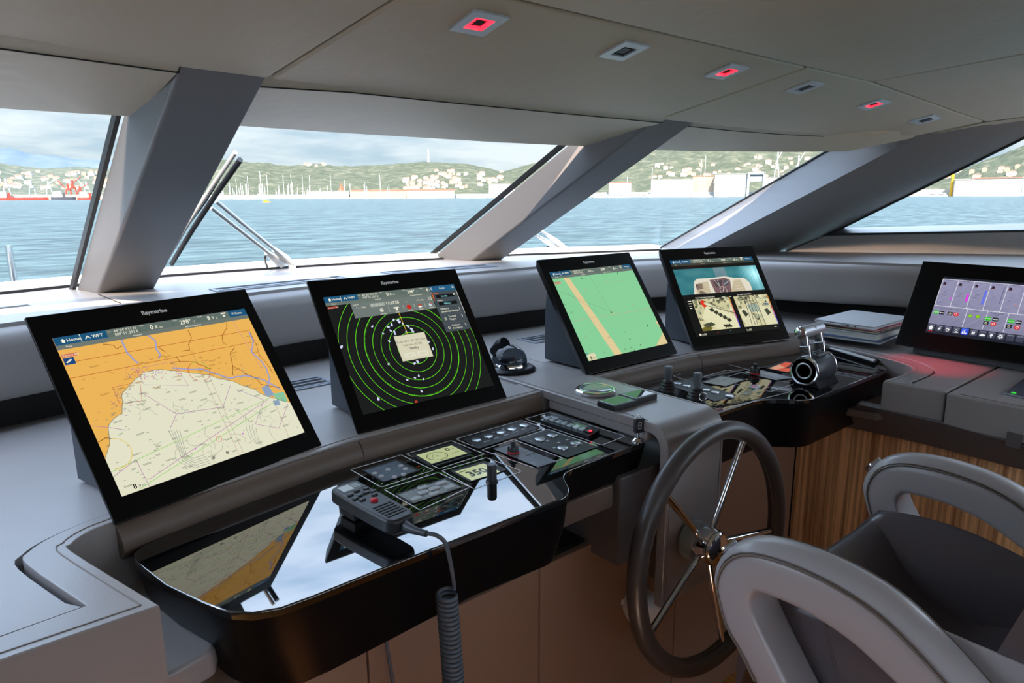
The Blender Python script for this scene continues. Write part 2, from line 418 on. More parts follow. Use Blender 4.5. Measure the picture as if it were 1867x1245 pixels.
# ---- window pillars
def ext(a, b, k): return a+(b-a)*k
ZT = 1.85
def pillar(name, bl, br, tl, tr, gb, gt, ang=None):
    """front face bl-br-tr-tl, glass edge gb (bottom) to gt (top)"""
    A, B, C, D = PZ(*bl, 1.348), PZ(*br, 1.348), LP(*tr), LP(*tl)
    G0, G1 = PZ(*gb, 1.355), PZ(*gt, 1.787)
    k = (1.90-G0.z)/(G1.z-G0.z); G1 = G0+(G1-G0)*k; G0 = G0+(G1-G0)*((1.33-G0.z)/(G1.z-G0.z))
    C, D = ext(B, C, 1.07), ext(A, D, 1.07)
    w0, w1 = B-A, C-D
    bm = NB(); v = [bm.verts.new(p) for p in (A, B, C, D, G0, G0+w0, G1+w1, G1)]
    for q in ((0, 1, 2, 3), (4, 7, 6, 5), (0, 3, 7, 4), (1, 5, 6, 2), (0, 4, 5, 1), (3, 2, 6, 7)): bm.faces.new([v[i] for i in q])
    bmesh.ops.recalc_face_normals(bm, faces=bm.faces[:]); bev(bm, .008, 3)
    o = struct(finish(bm, name, pillar_m))
    # black rubber strip where the pane meets the pillar
    out = (G0-A).normalized(); side = (A-B).normalized()
    bm = NB(); s = .011
    add_hex(bm, [G0+side*.001, G0+side*s, G0+side*s+out*.03, G0+out*.03], [G1+side*.001, G1+side*s, G1+side*s+out*.03, G1+out*.03])
    finish(bm, 'window_gasket', gasket, o)
    return o, G0, G1
P1, P1g0, P1g1 = pillar('trim_4', (178, 536), (283, 526), (330, 126), (487, 144), (140, 525), (222, 213))
P2, P2g0, P2g1 = pillar('trim_5', (860, 476), (915, 474), (1192, 222), (1262, 227), (787, 470), (1030, 268))
# starboard corner pillar: a broad inward-leaning casing between the last front pane and the side window
B1, B2 = Vector((1.904, 1.698, 1.35)), Vector((2.535, .895, 1.35))
T1 = Vector((1.87, 1.15, 1.85))
WN = (B2-B1).cross(T1-B1).normalized()       # plane of the starboard side glass
def WP(px, py): return PP(px, py, B1, WN)
def pil3():
    A, D = PZ(1285, 452, 1.385), PZ(1672, 249.5, 1.842); A = ext(D, A, 1.06)
    G0, G1 = PZ(1205, 452, 1.355), PZ(1500, 280, 1.79)
    k = (1.87-G0.z)/(G1.z-G0.z); G1 = G0+(G1-G0)*k
    E0, E1, E2 = PZ(1435, 459, 1.345), WP(1508, 428), WP(1990, 190)
    T2 = WP(1900, 222)
    n = 10; bm = NB()
    bowl = Vector((.45, .35, .1)).normalized()
    lo, hi, = [], []
    rows = []
    for j in range(n+1):
        t = 1.06*j/n
        a = A.lerp(D, t)
        e = E0.lerp(E1, min(1, t/.12)) if t < .12 else E1.lerp(E2, (t-.12)/.88)
        row = []
        for i in range(n+1):
            s = i/n; p = a.lerp(e, s); p += bowl*.05*math.sin(math.pi*s)*math.sin(math.pi*min(1, t*1.15+.05))*-1
            row.append(bm.verts.new(p))
        gb = bm.verts.new(G0.lerp(G1, min(t, 1.03))); rows.append([gb]+row)
    for r0, r1 in zip(rows, rows[1:]):
        for i in range(len(r0)-1): bm.faces.new((r0[i], r0[i+1], r1[i+1], r1[i]))
    bk = Vector((.16, .02, .02)); vb = []
    for r in rows: vb.append((bm.verts.new(r[0].co+bk), bm.verts.new(r[-1].co+bk)))
    for j in range(n):
        bm.faces.new((rows[j][0], rows[j+1][0], vb[j+1][0], vb[j][0])); bm.faces.new((rows[j][-1], rows[j+1][-1], vb[j+1][1], vb[j][1]))
        bm.faces.new((vb[j][0], vb[j+1][0], vb[j+1][1], vb[j][1]))
    bmesh.ops.recalc_face_normals(bm, faces=bm.faces[:])
    o = struct(finish(bm, 'trim_6', pillar_m, None, 26))
    side = (G0-A).normalized(); bm = NB()
    add_tube(bm, [G0+side*.003, ext(G0, G1, .93)+side*.003], .006, 8); finish(bm, 'window_gasket', gasket, o)
    bm = NB(); add_tube(bm, [E1, E2], .007, 8); finish(bm, 'window_gasket', gasket, o)
    return o, G0, G1
P3, P3g0, P3g1 = pil3()
# ---- starboard wall below the side window, and the strip above it
def band(name, lowpts, hipts, th, m):
    bm = NB(); n = len(lowpts); d = Vector((.1, .08, .03))
    a = [bm.verts.new(p) for p in lowpts]; b = [bm.verts.new(p) for p in hipts]; a2 = [bm.verts.new(p+d) for p in lowpts]; b2 = [bm.verts.new(p+d) for p in hipts]
    for i in range(n-1):
        bm.faces.new((a[i], a[i+1], b[i+1], b[i])); bm.faces.new((a2[i], a2[i+1], b2[i+1], b2[i])); bm.faces.new((b[i], b[i+1], b2[i+1], b2[i])); bm.faces.new((a[i], a[i+1], a2[i+1], a2[i]))
    bm.faces.new((a[0], b[0], b2[0], a2[0])); bm.faces.new((a[-1], b[-1], b2[-1], a2[-1]))
    bmesh.ops.recalc_face_normals(bm, faces=bm.faces[:]); bev(bm, .006, 3, 40)
    return struct(finish(bm, name, m))
def ext(a, b, k): return a+(b-a)*k
lo_ = [PZ(1432, 460, 1.345), PZ(1600, 461, 1.345), PZ(1867, 465, 1.345)]; hi_ = [WP(1507, 430), WP(1600, 428), WP(1867, 422)]
lo_.append(ext(lo_[1], lo_[2], 2.2)); hi_.append(ext(hi_[1], hi_[2], 2.2))
band('wall_starboard', lo_, hi_, .1, leather)
struct(box('wall_starboard_lower', (1.75, -1.8, 0), (1.85, .15, 1.15), wood))
struct(box('wall_port', (-3.0, -1.9, 0), (-2.9, 1.5, 2.2), leather_d))  # unseen wall, added solid to keep sun and side light out
# ---- panes (glass tint added to dim the view outside) and their sill strip
def pane(name, pts, d):
    pts = [Vector(p) for p in pts]
    bm = NB(); v = [bm.verts.new(p+Vector(d)) for p in pts]; bm.faces.new(v)
    return struct(finish(bm, name, pane_m))
off = Vector((0, .018, .010))
PW = P2g0-P1g0
P0g0, P0g1 = Vector((-2.35, 2.02, 1.33)), Vector((-2.2, 1.62, 1.87))
pane('window_1', [P0g0, P1g0, P1g1, P0g1], off)
pane('window_2', [P1g0, P2g0, P2g1, P1g1], off)
pane('window_3', [P2g0, ext(P2g0, P3g0, 1.12), ext(P2g1, P3g1, 1.12), P2g1], off)
w1, w2 = WP(1492, 436), WP(1867, 429); w2 = ext(w1, w2, 2.5); w3 = WP(1920, 222); w4 = w3+(w2-w1).normalized()*1.0
pane('window_4', [w1, w2, w4, w3], Vector((.02, .016, .01)))
bm = NB(); add_tube(bm, [WP(1500, 428), WP(1867, 421), w2], .006, 8); struct(finish(bm, 'trim_7', gasket))
SILL = [(-2.35, 2.06)]+xy([(0, 531), (138, 517)], 1.36)+xy([(300, 500), (425, 491), (550, 483), (670, 476), (787, 470)], 1.36)+xy([(945, 462), (1070, 458), (1205, 453)], 1.36)
bm = NB(); sweep_xy(bm, SILL, [(0, 1.33), (.012, 1.33), (.012, 1.358), (0, 1.358)]); struct(finish(bm, 'trim_8', gasket))
bm = NB(); sweep_xy(bm, SILL, [(.016, 1.30), (.26, 1.22), (.30, 1.28), (.1, 1.375), (.02, 1.375)]); struct(finish(bm, 'trim_9', white_gel))

struct(box('wall_aft', (-2.9, -1.9, 0), (1.75, -1.8, 1.43), leather_d))  # unseen bulkhead, added and its height set to limit light from behind

# narrow overhead strip above the starboard side window
bm = NB(); v = [PZ(1677, 249.5, 1.843), PZ(1793, 224, 1.884), PZ(1867, 214, 1.902), PZ(1960, 200, 1.917)]; lw = [PZ(1680, 251, 1.842), PZ(1793, 243, 1.868), PZ(1867, 233, 1.88), PZ(1960, 222, 1.89)]
va, vb, vc, vd = [[bm.verts.new(p+o) for p in q] for q, o in ((v, Vector()), (lw, Vector()), (v, Vector((.02, .02, .05))), (lw, Vector((.02, .02, .05))))]
for i in range(3):
    for q0, q1 in ((va, vb), (vc, vd), (va, vc), (vb, vd)): bm.faces.new((q0[i], q0[i+1], q1[i+1], q1[i]))
struct(finish(bm, 'trim_10', ceil_m))
# ================================================================== DASHBOARD
dash = thing('dashboard', 'taupe leather dashboard running under the whole windscreen', 'dashboard', (0, 2.0, 1.1))
DINV = Matrix.Translation((0, -2.0, -1.1))
def under(o, root):
    o.parent = root; o.matrix_parent_inverse = Matrix.Translation(root.location).inverted() if root.rotation_euler.z == 0 else (Matrix.Translation(root.location) @ root.rotation_euler.to_matrix().to_4x4()).inverted()
    return o
BACK = spline([(-2.4, 1.62), (-1.8, 1.76), (-1.185, 1.915), (-.75, 2.01), (-.35, 2.075), (0, 2.085), (.35, 2.055), (.685, 2.032), (1.08, 2.0), (1.34, 1.96), (1.53, 1.83), (1.66, 1.58), (1.72, 1.3), (1.80, .9), (1.88, .5), (1.93, .2)], 5)
PADF = spline([(-2.4, 1.56), (-1.8, 1.70), (-1.157, 1.858), (-.75, 1.955), (-.36, 2.02), (0, 2.02), (.35, 1.995), (.60, 1.985), (1.05, 1.93), (1.25, 1.86), (1.42, 1.68), (1.56, 1.38), (1.715, 1.03), (1.84, .7), (1.93, .4), (2.0, .2)], 5)
BACK = [p.to_2d() for p in BACK] if hasattr(BACK[0], 'to_2d') and len(BACK[0]) > 2 else BACK
PADF = [p.to_2d() for p in PADF] if len(PADF[0]) > 2 else PADF
sill_xy = [Vector(p) for p in SILL]
led = [tuple(p) for p in PADF]
far = [(2.62, .2), (2.56, .86), (1.92, 1.70), (1.70, 1.99)]+[tuple(p) for p in SILL[::-1]]
bm = NB(); add_prism(bm, [(a[0], a[1]) for a in led]+[(b[0], b[1]+.01) for b in far], 1.27, Z_LEDGE)
under(finish(bm, 'ledge', leather), dash)
bm = NB(); sweep_xy(bm, PADF, [(.06, 1.345), (.01, 1.347), (.002, 1.342), (-.012, 1.332), (-.02, 1.318), (-.022, 1.30), (-.012, 1.215), (-.006, 1.19), (.004, 1.178), (.02, 1.174), (.06, 1.174)])
under(finish(bm, 'upper_pad', leather, None, 60), dash)
bm = NB(); sweep_xy(bm, BACK, [(.0, 1.07), (.04, 1.07), (.04, 1.20), (.0, 1.20)])
under(finish(bm, 'recess', seam_m), dash)  # shade under the pad put into this near-black strip
# inner (console side) and outer (groove) lines of the collar that rings the two helm consoles
INNER = [(-2.0, .905), (-1.253, .904), (-1.087, .903), (-1.150, 1.135), (-1.148, 1.165), (-1.125, 1.190), (-1.082, 1.206), (-.88, 1.250), (-.683, 1.287), (-.59, 1.300), (-.40, 1.306), (-.163, 1.309), (.155, 1.318), (.36, 1.318), (.563, 1.312), (.652, 1.305), (.86, 1.262), (1.05, 1.212), (1.15, 1.202), (1.195, 1.185), (1.215, 1.15), (1.205, 1.07), (1.168, .94), (1.132, .856), (1.11, .822), (1.083, .800), (1.04, .788), (.95, .787), (.858, .794)]
OUTER = [(.868, .715), (.911, .737), (1.0, .734), (1.076, .738), (1.111, .753), (1.167, .80), (1.205, .864), (1.225, .945), (1.262, 1.05), (1.285, 1.14), (1.275, 1.22), (1.22, 1.285), (1.10, 1.33), (.90, 1.375), (.693, 1.40), (.35, 1.41), (0, 1.41), (-.40, 1.39), (-.61, 1.372), (-.86, 1.32), (-1.086, 1.245), (-1.163, 1.214), (-1.20, 1.18), (-1.207, 1.14), (-1.159, .964), (-1.25, .957), (-2.0, .957)]
def wing_drop(x, y=2.0):
    t = max(0, min(1, (x-.80)/.32))
    if x > .7 and y < 1.0: t = 1
    return -.025*t*t*(3-2*t)
def lower_wing(o):
    for v in o.data.vertices: v.co.z += wing_drop(v.co.x, v.co.y) if v.co.z > 1.0 else (.012 if v.co.x > .7 and v.co.y < 1.0 else 0)
    return o
def soften(path, keep, r=.03):
    rad = [r if keep[0] < i < keep[1] else 0 for i in range(len(path))]
    return round_poly(path, rad, 4)
INNER_S = INNER[:3]+[tuple(p)[:2] for p in spline([(*p, 0) for p in INNER[2:]], 4)][1:]
O1 = OUTER[:25]
OUTER_S = [tuple(p)[:2] for p in spline([(*p, 0) for p in O1], 4)]+OUTER[25:]
bm = NB(); add_prism(bm, INNER_S+OUTER_S, .975, Z_COL)
bmesh.ops.recalc_face_normals(bm, faces=bm.faces[:])
top = [e for e in bm.edges if abs(e.verts[0].co.z-Z_COL) < 1e-4 and abs(e.verts[1].co.z-Z_COL) < 1e-4]
bev(bm, .010, 4, edges=top)
lower_wing(under(finish(bm, 'collar', leather, None, 50), dash))
# padded roll that bulges out under the displays
def roll(path):
    bm = NB(); sweep_xy(bm, path, [(.03, 1.103), (0, 1.101), (-.012, 1.094), (-.02, 1.08), (-.023, 1.068), (-.022, 1.054), (-.012, 1.04), (.03, 1.04)])
    under(finish(bm, 'roll', leather_d, None, 60), dash)
pt = [p for p in INNER if 1]
roll(pt[6:9]+[(-.60, 1.299)]); roll([(-.596, 1.2995)]+pt[10:12]+[(-.06, 1.311)]); roll([(.16, 1.317)]+pt[13:16]); roll([(.656, 1.304)]+pt[16:19])
# stitched seams along the collar edge
def offs(path, d):
    out = []
    for i, p in enumerate(path):
        a, b = Vector(path[max(0, i-1)]), Vector(path[min(len(path)-1, i+1)]); t = (b-a).normalized(); out.append((p[0]-t.y*d, p[1]+t.x*d))
    return out
st = [(p[0], p[1], Z_COL+.0003+wing_drop(p[0], p[1])) for p in offs([(-1.092, .922)]+INNER_S[4:], .014)]
under(tube('stitch_line', st, .0011, stitch_m, None, 6), dash)
st = [(p[0], p[1], Z_COL+.0003) for p in offs([INNER[0], INNER[1], (-1.106, .903)], .014)]
under(tube('stitch_line', st, .0011, stitch_m, None, 6), dash)
# lower shelf between the collar and the windscreen wall
gr = [(p[0], p[1]) for p in offs(OUTER_S[::-1], .010)]
gr2 = [q for q in gr if not (q[1] < 1.09 and q[0] > 0)]
shelf = [(-2.4, gr[0][1]+.002)]+gr2+[(1.30, 1.05), (1.34, 1.0), (1.34, .62), (1.50, .2)]+[tuple(p)[:2] for p in BACK[::-1]]
bm = NB(); add_prism(bm, shelf, 1.04, Z_SHELF); bmesh.ops.recalc_face_normals(bm, faces=bm.faces[:])
o = under(finish(bm, 'shelf', leather), dash)
for v in o.data.vertices:
    if v.co.y < 1.2 and v.co.x > 1.2: v.co.z -= .022
bm = NB(); add_prism(bm, [(p[0], p[1]) for p in OUTER_S]+[(p[0], p[1]) for p in offs(OUTER_S[::-1], .02)], 1.03, 1.06)
under(finish(bm, 'groove', seam_m), dash)
# cross seam on the ledge in front of the port pillar
a, b = PZ(190, 541, 1.3505), PZ(220, 553, 1.3505); a2 = ext(b, a, 1.4)
under(tube('seam', [a2, b], .0016, seam_m, None, 6), dash)
# starboard wing: upholstered boxes beside the starboard console
WB = [(.869, .634), (.869, .709), (.912, .731), (1.0, .728), (1.078, .732), (1.115, .747), (1.172, .795), (1.211, .861), (1.231, .944), (1.268, 1.05), (1.335, 1.05), (1.335, .634)]
o = under(prism('wing_box', WB, .985, Z_COL-.026, leather, None, .006, 3), dash)
WB2 = [(.852, .626), (1.55, .626), (1.55, -.6), (.84, -.6), (.843, .2), (.847, .446)]
wing2 = under(prism('wing_box', WB2, .985, Z_COL-.026, leather, None, .006, 3), dash)
wt = [(.868, .60, Z_COL-.0256), (.862, .44, Z_COL-.0256), (.858, .0, Z_COL-.0256)]
under(tube('stitch_line', wt, .0013, stitch_m, None, 6), dash)
# slanted leather apron below the boxes
at = [PX(1562, 736, .812), PX(1611, 747, .846), PX(1715, 770, .848), PX(1867, 812, .846)]; at.append(ext(at[2], at[3], 2.5)); ab = [PX(1531, 777, .93), PX(1585, 788, .93), PX(1690, 812, .93), PX(1867, 858, .93)]; ab.append(ext(ab[2], ab[3], 2.5))
bm = NB(); d = Vector((.05, .01, 0))
va, vb = [bm.verts.new(p) for p in at], [bm.verts.new(p) for p in ab]; wa, wb_ = [bm.verts.new(p+d) for p in at], [bm.verts.new(p+d) for p in ab]
for i in range(4):
    for q in ((va, vb), (wa, wb_), (va, wa), (vb, wb_)): bm.faces.new((q[0][i], q[0][i+1], q[1][i+1], q[1][i]))
bm.faces.new((va[0], vb[0], wb_[0], wa[0])); bm.faces.new((va[-1], vb[-1], wb_[-1], wa[-1]))
bmesh.ops.recalc_face_normals(bm, faces=bm.faces[:]); bev(bm, .006, 3, 40)
under(finish(bm, 'apron', apron_m), dash)
prt = PX(1836, 812, .846); box_m = along(PX(1836, 803, .85)+Vector((-.006, 0, -.004)), Vector((0, -1, 0)))
bm = NB(); q = [PX(1838, 786, .847), PX(1866, 793, .847), PX(1861, 818, .855), PX(1834, 811, .855)]
add_hex(bm, [p+Vector((-.008, 0, 0)) for p in q], [p+Vector((.004, 0, 0)) for p in q]); under(finish(bm, 'strap_tab', apron_m), dash)
# front of the block and the small leather step beside the starboard console
under(prism('block_front', [(.8545, .797), (.866, .632), (.90, .632), (.90, .786)], .985, Z_COL-.0268, leather, None, .005, 3), dash)
under(prism('step', [(.815, .955), (1.05, .955), (1.05, .70), (.885, .70), (.885, .79), (.845, .80)], .955, .978, leather_d, None, .004), dash)
# port side: low leather shelf and side casing under the collar
under(prism('low_shelf', [(-2.0, .93), (-1.075, .93), (-1.018, .945), (-.985, 1.02), (-1.06, 1.28), (-2.0, 1.28)], .94, .985, leather, None, .008, 3), dash)
under(prism('side_casing', [(-2.0, .96), (-1.03, .96), (-.95, 1.06), (-.95, 1.3), (-2.0, 1.3)], .30, .937, leather_d, None, .006, 3), dash)
# ------------------------------------------------------------------ cupboards and panelling under the dash
def cabinet(label, x0, x1, y, z0, z1, m, doors, name='cabinet', depth=.3):
    t = thing(name, label, 'cabinet', ((x0+x1)/2, y, 0))
    under(box('body', (x0, y+.022, z0), (x1, y+depth, z1), seam_m), t)
    for a, b in zip(doors, doors[1:]):
        under(box('door', (a+.0015, y, z0+.005), (b-.0015, y+.02, z1-.005), m, None, .004), t)
    return t
cabinet('brown leather cupboard fronts below the port console', -.945, .165, 1.03, .0, .81, cab_m, [-.945, -.735, -.305, .165])
cabinet('brown leather cupboard fronts right of the steering column', .17, .972, 1.10, .0, .85, cab_m, [.17, .31, .972])
t = thing('wood_panel', 'striped brown wood panelling below the starboard leather apron', 'wall panel', (.93, .3, 0))
under(box('panel', (.975, -2.2, .0), (1.0, 1.098, .90), wood), t)
under(box('plinth', (1.0, -2.2, .0), (1.03, 1.09, .06), seam_m), t)

bm = NB(); sweep_xy(bm, BACK, [(.045, 0), (.09, 0), (.09, 1.262), (.045, 1.262)]); struct(finish(bm, 'wall_front', seam_m))
# ================================================================== DISPLAYS
EXPO = 1.6
DG = 2.0**-EXPO
screen_m.node_tree.nodes['Principled BSDF'].inputs['Emission Strength'].default_value = DG
lcd_m.node_tree.nodes['Principled BSDF'].inputs['Emission Strength'].default_value = .8*DG
TILT = R(34.7); MW, MH, MOFF = .428, .3877, .0035
def mon_frame(x, y, z, yaw, tilt=TILT):
    # local axes: X right, Y up the face, Z out of the face towards the helmsman; origin at the screen centre
    r = Vector((math.cos(yaw), math.sin(yaw), 0)); b = Vector((-math.sin(yaw), math.cos(yaw), 0))
    u = Vector((0, 0, 1))*math.cos(tilt)+b*math.sin(tilt); n = r.cross(u)
    return Matrix.Translation((x, y, z)) @ Matrix((r, u, n)).transposed().to_4x4()
def kid(o, root):
    # keep world placement while parenting
    o.parent = root; o.matrix_parent_inverse = (Matrix.Translation(root.location) @ root.rotation_euler.to_matrix().to_4x4()).inverted(); return o
def slab_mesh(bm, mt, x0, x1, y0, y1, ox, oy, th):
    # front plate with raked sides: larger in front, smaller behind
    f = [mt @ Vector(p) for p in ((x0, y0, 0), (x1, y0, 0), (x1, y1, 0), (x0, y1, 0))]
    m = [mt @ Vector(p) for p in ((x0, y0, -.006), (x1, y0, -.006), (x1, y1, -.006), (x0, y1, -.006))]
    b = [mt @ Vector(p) for p in ((x0+ox, y0+oy, -th), (x1-ox, y0+oy, -th), (x1-ox, y1-oy, -th), (x0+ox, y1-oy, -th))]
    v = [[bm.verts.new(p) for p in q] for q in (f, m, b)]
    bm.faces.new(v[0]); bm.faces.new(v[2][::-1])
    for q0, q1 in zip(v, v[1:]):
        for i in range(4): bm.faces.new((q0[i], q0[(i+1) % 4], q1[(i+1) % 4], q1[i]))
def px_uv(fr, px, py, w=376.3, h=301):
    o = fr.translation; n = fr.col[2].to_3d(); p = fr.inverted() @ PP(px, py, o, n)
    return p.x*1000+w/2, h/2-p.y*1000
def monitor(label, x, y, z, yaw, art, stand=True):
    fr = mon_frame(x, y, z, yaw)
    bx, by, bz = fr @ Vector((0, MOFF-MH/2, -.02))
    t = thing('multifunction_display', label, 'display', (bx, by, Z_COL+.001), yaw, 'chart displays along the dashboard')
    bm = NB(); slab_mesh(bm, fr, -MW/2, MW/2, MOFF-MH/2, MOFF+MH/2, .012, .010, .030); bmesh.ops.recalc_face_normals(bm, faces=bm.faces[:]); bev(bm, .0022, 2)
    kid(finish(bm, 'bezel', bezel_m), t)
    # wedge shaped stand: upright back and sides down to the shelf
    W = .162; yf, yb = .012, .225; inv = Matrix.Translation((bx, by, 0)) @ Matrix.Rotation(yaw, 4, 'Z')
    zt = lambda yy: 1.107+(yy+.005)/math.tan(TILT)-.035/math.sin(TILT)
    bm = NB()
    prof = [(.045, Z_COL+.0015), (yb, Z_COL+.0015), (yb, 1.262), (yb-.012, zt(yb)-.012), (.045, zt(.045)+.002)]
    add_hex(bm, [inv @ Vector((-W, a, b)) for a, b in prof], [inv @ Vector((W, a, b)) for a, b in prof])
    bmesh.ops.recalc_face_normals(bm, faces=bm.faces[:]); bev(bm, .004, 2); kid(finish(bm, 'stand', stand_m), t)
    c = Canvas(376.3, 301); art(c, fr)
    kid(c.build('screen', fr @ Matrix.Translation((-.18815, .1505, 0)), screen_m), t)
    lg = Canvas(428, 388); lg.text(214, 27.5, 8.6, 'Raymarine', (255, 255, 255), 'c', .032)
    kid(lg.build('maker_lettering', fr @ Matrix.Translation((-.214, MOFF+MH/2, .0002)), print_m), t)
    bt = Canvas(428, 388); rp = round_poly([(396, 348), (403, 348), (403, 356), (396, 356)], 2, 3)
    bt.line(rp+[rp[0]], .8, (60, 64, 66)); kid(bt.build('power_button', fr @ Matrix.Translation((-.214, MOFF+MH/2, .0002)), print_m), t)
    return t
BLUE, GBAR, GBAR2, WH = (24, 84, 122), (96, 110, 104), (120, 130, 124), (244, 240, 218)
def status(c, menu=True):
    c.rect(0, 0, 376.3, 24, GBAR); c.rect(0, 15.5, 376.3, 8, (112, 120, 112)); c.up(); c.rect(0, 0, 42, 15.5, BLUE); c.rect(43, 0, 44, 15.5, BLUE)
    if menu: c.rect(335, 0, 42, 15.5, BLUE)
    c.up(); c.rect(42, 0, 1, 15.5, WH)
    c.poly([(10, 8), (14, 4), (18, 8), (16.5, 8), (16.5, 12), (11.5, 12), (11.5, 8)], WH); c.text(20, 11, 6.4, 'Home', WH, bold=.01)
    c.line([(50, 11), (54, 6), (58, 11)], 1.6, WH); c.text(61, 11, 6.4, 'WPT', WH, bold=.01)
    c.text(100, 7.4, 5.6, "44°04'.931 N", WH); c.text(100, 14.4, 5.6, "009°51'.292 E", WH)
    c.text(90, 6, 2.8, 'Pos', WH); c.text(148, 4, 2.8, 'SOG', WH); c.text(166, 13.2, 9.6, '0', WH, bold=.012); c.text(174, 13.2, 7, '.8', WH); c.text(184, 13.2, 4, 'kts', WH)
    c.text(214, 4, 2.8, 'COG', WH); c.text(226, 13.2, 9.2, '298°', WH, bold=.012); c.text(254, 13.2, 4, 'T', WH); c.text(266, 4, 2.8, 'Depth', WH)
    c.text(285, 13.2, 9.2, '8', WH, bold=.012); c.text(293, 13.2, 7, '.9', WH); c.text(303, 13.2, 4, 'm', WH)
    for x in (146, 212, 264): c.rect(x, 1, .5, 14, (60, 72, 70))
    if menu:
        c.rect(318, 2, 11, 3, WH); c.disc(323, 9.5, 3.2, WH, sy=.7); c.text(349, 10.6, 5.6, 'Menu', WH); c.line([(341, 6), (346, 6)], 1, WH); c.line([(342, 8.5), (346, 8.5)], 1, WH)
    c.text(130, 21.5, 3.6, 'Nautical', WH); c.text(232, 21.5, 3.6, '(Relative Motion)', WH); c.text(15, 21.5, 4, 'Fore', WH)
def jit(pts, n, a, rnd):
    out = []
    for (x0, y0), (x1, y1) in zip(pts, pts[1:]):
        for k in range(n):
            t = k/n; out.append((x0+(x1-x0)*t+rnd.uniform(-a, a), y0+(y1-y0)*t+rnd.uniform(-a, a)))
    out.append(pts[-1]); return out
def art_chart(c, fr):
    rnd = random.Random(3)
    K = lambda pts: [px_uv(fr, *p) for p in crop(pts, 0, 500, 2.7067)]
    c.rect(0, 0, 376.3, 301, (236, 180, 88)); c.up()
    coast = K([(520, 905), (540, 850), (533, 760), (552, 715), (600, 690), (602, 640), (598, 600), (640, 545), (690, 500), (720, 480), (790, 470), (850, 478), (905, 482), (960, 490), (1030, 498), (1080, 515), (1150, 530), (1200, 552), (1260, 572), (1310, 600), (1350, 612), (1421, 632)])
    cj = jit(coast, 5, 1.1, rnd); sea = (226, 225, 199)
    low = K([(1500, 783)]) and [(376.3, 301), (0, 301), (0, K([(600, 1098)])[0][1]-0)]
    ex = [(0, 292), (0, 262)]
    # the sea as quads down from the coast so that no patch is folded
    for a, b in zip(cj, cj[1:]):
        c.poly([(a[0], a[1]), (b[0]+.05, b[1]), (b[0]+.05, 301), (a[0], 301)], sea)
    x0 = cj[0][0]; c.poly([(0, 238), (x0+.1, cj[0][1]), (x0+.1, 301), (0, 301)], sea)
    xl = max(p[0] for p in cj); c.poly([(xl-.1, cj[-1][1]), (376.3, cj[-1][1]+2), (376.3, 301), (xl-.1, 301)], sea)
    c.up()
    gl = K([(1340, 590), (1400, 580), (1421, 632), (1370, 622)]); c.poly(gl, (136, 196, 160))
    # depth contours
    for k in range(26):
        x, y = rnd.uniform(60, 350), rnd.uniform(120, 285); pts = [(x, y)]
        ang = rnd.uniform(0, 6.28)
        for i in range(rnd.randint(6, 16)):
            ang += rnd.uniform(-.8, .8); x += 4*math.cos(ang); y += 4*math.sin(ang); pts.append((x, y))
        pts = [p for p in pts if p[1] > 112 and p[0] > 75]
        if len(pts) > 2: c.line(pts, .7, (158, 166, 150))
    for k in range(5):
        px = K([(830+k*14, 770), (880+k*10, 860+k*8), (900+k*14, 920-k*3), (960, 955-k*12), (1040-k*8, 930-k*10)]); c.line(px, .8, (136, 146, 134))
    for k in range(4):
        px = K([(1210+k*18, 690+k*25), (1215+k*16, 760), (1240+k*10, 820-k*5), (1300-k*6, 845-k*10)]); c.line(px, .8, (146, 154, 140))
    c.up()
    RD, BR, RV, MG, GN, RDL = (150, 70, 20), (110, 52, 14), (168, 172, 214), (176, 118, 170), (142, 204, 96), (182, 92, 40)
    for p in ([(318, 440), (1240, 275)], [(345, 515), (1240, 335)]): c.line(K(p), 1.0, RDL)
    c.line(K([(1145, 225), (1310, 500)]), .6, MG)
    for p in ([(985, 395), (1200, 880)], [(955, 400), (1180, 890)], [(1310, 520), (1425, 805)], [(1100, 250), (1100, 235)]): c.line(K(p), .6, (170, 110, 96))
    for p in ([(595, 320), (625, 385), (660, 420), (680, 438)], [(725, 300), (765, 325), (770, 370), (790, 395), (783, 415)], [(850, 462), (920, 470), (1000, 470), (1060, 490), (1130, 512), (1210, 500), (1300, 520), (1335, 540), (1385, 570)], [(1228, 285), (1250, 330), (1240, 385), (1290, 430), (1315, 470), (1330, 520), (1318, 560), (1345, 600)]):
        q = jit(K(p), 4, .7, rnd); c.line(q, 3.0, (120, 124, 178)); c.up(); c.line(q, 1.9, RV); c.up()
    for p in ([(510, 345), (560, 352), (575, 368), (600, 355)], [(925, 275), (945, 310), (930, 350), (935, 375), (900, 380)], [(1115, 240), (1120, 265), (1095, 300), (1100, 335), (1115, 348)], [(1155, 362), (1135, 390), (1145, 440), (1150, 500)], [(1150, 455), (1200, 480), (1210, 495)], [(840, 440), (890, 430), (960, 435), (1010, 455), (1040, 468)], [(1235, 290), (1260, 340), (1280, 400), (1330, 460), (1345, 490)], [(1210, 490), (1260, 510), (1290, 545), (1380, 560)], [(870, 405), (885, 430)], [(780, 360), (815, 385)], [(483, 830), (520, 810), (550, 812)]):
        c.line(jit(K(p), 4, .8, rnd), 1.1, rnd.choice((RD, BR)))
    for p in ([(690, 580), (870, 690), (840, 760)], [(870, 690), (1100, 655), (1135, 550)], [(455, 748), (560, 760), (620, 770)], [(560, 1000), (670, 915), (735, 1045)], [(740, 1010), (930, 880), (1320, 620)], [(1170, 570), (1300, 620), (1260, 740), (1375, 760), (1420, 640)]): c.line(K(p), .9, MG)
    for p in ([(550, 975), (1330, 610)], [(690, 1060), (1400, 600)]): c.line(K(p), 1.0, GN)
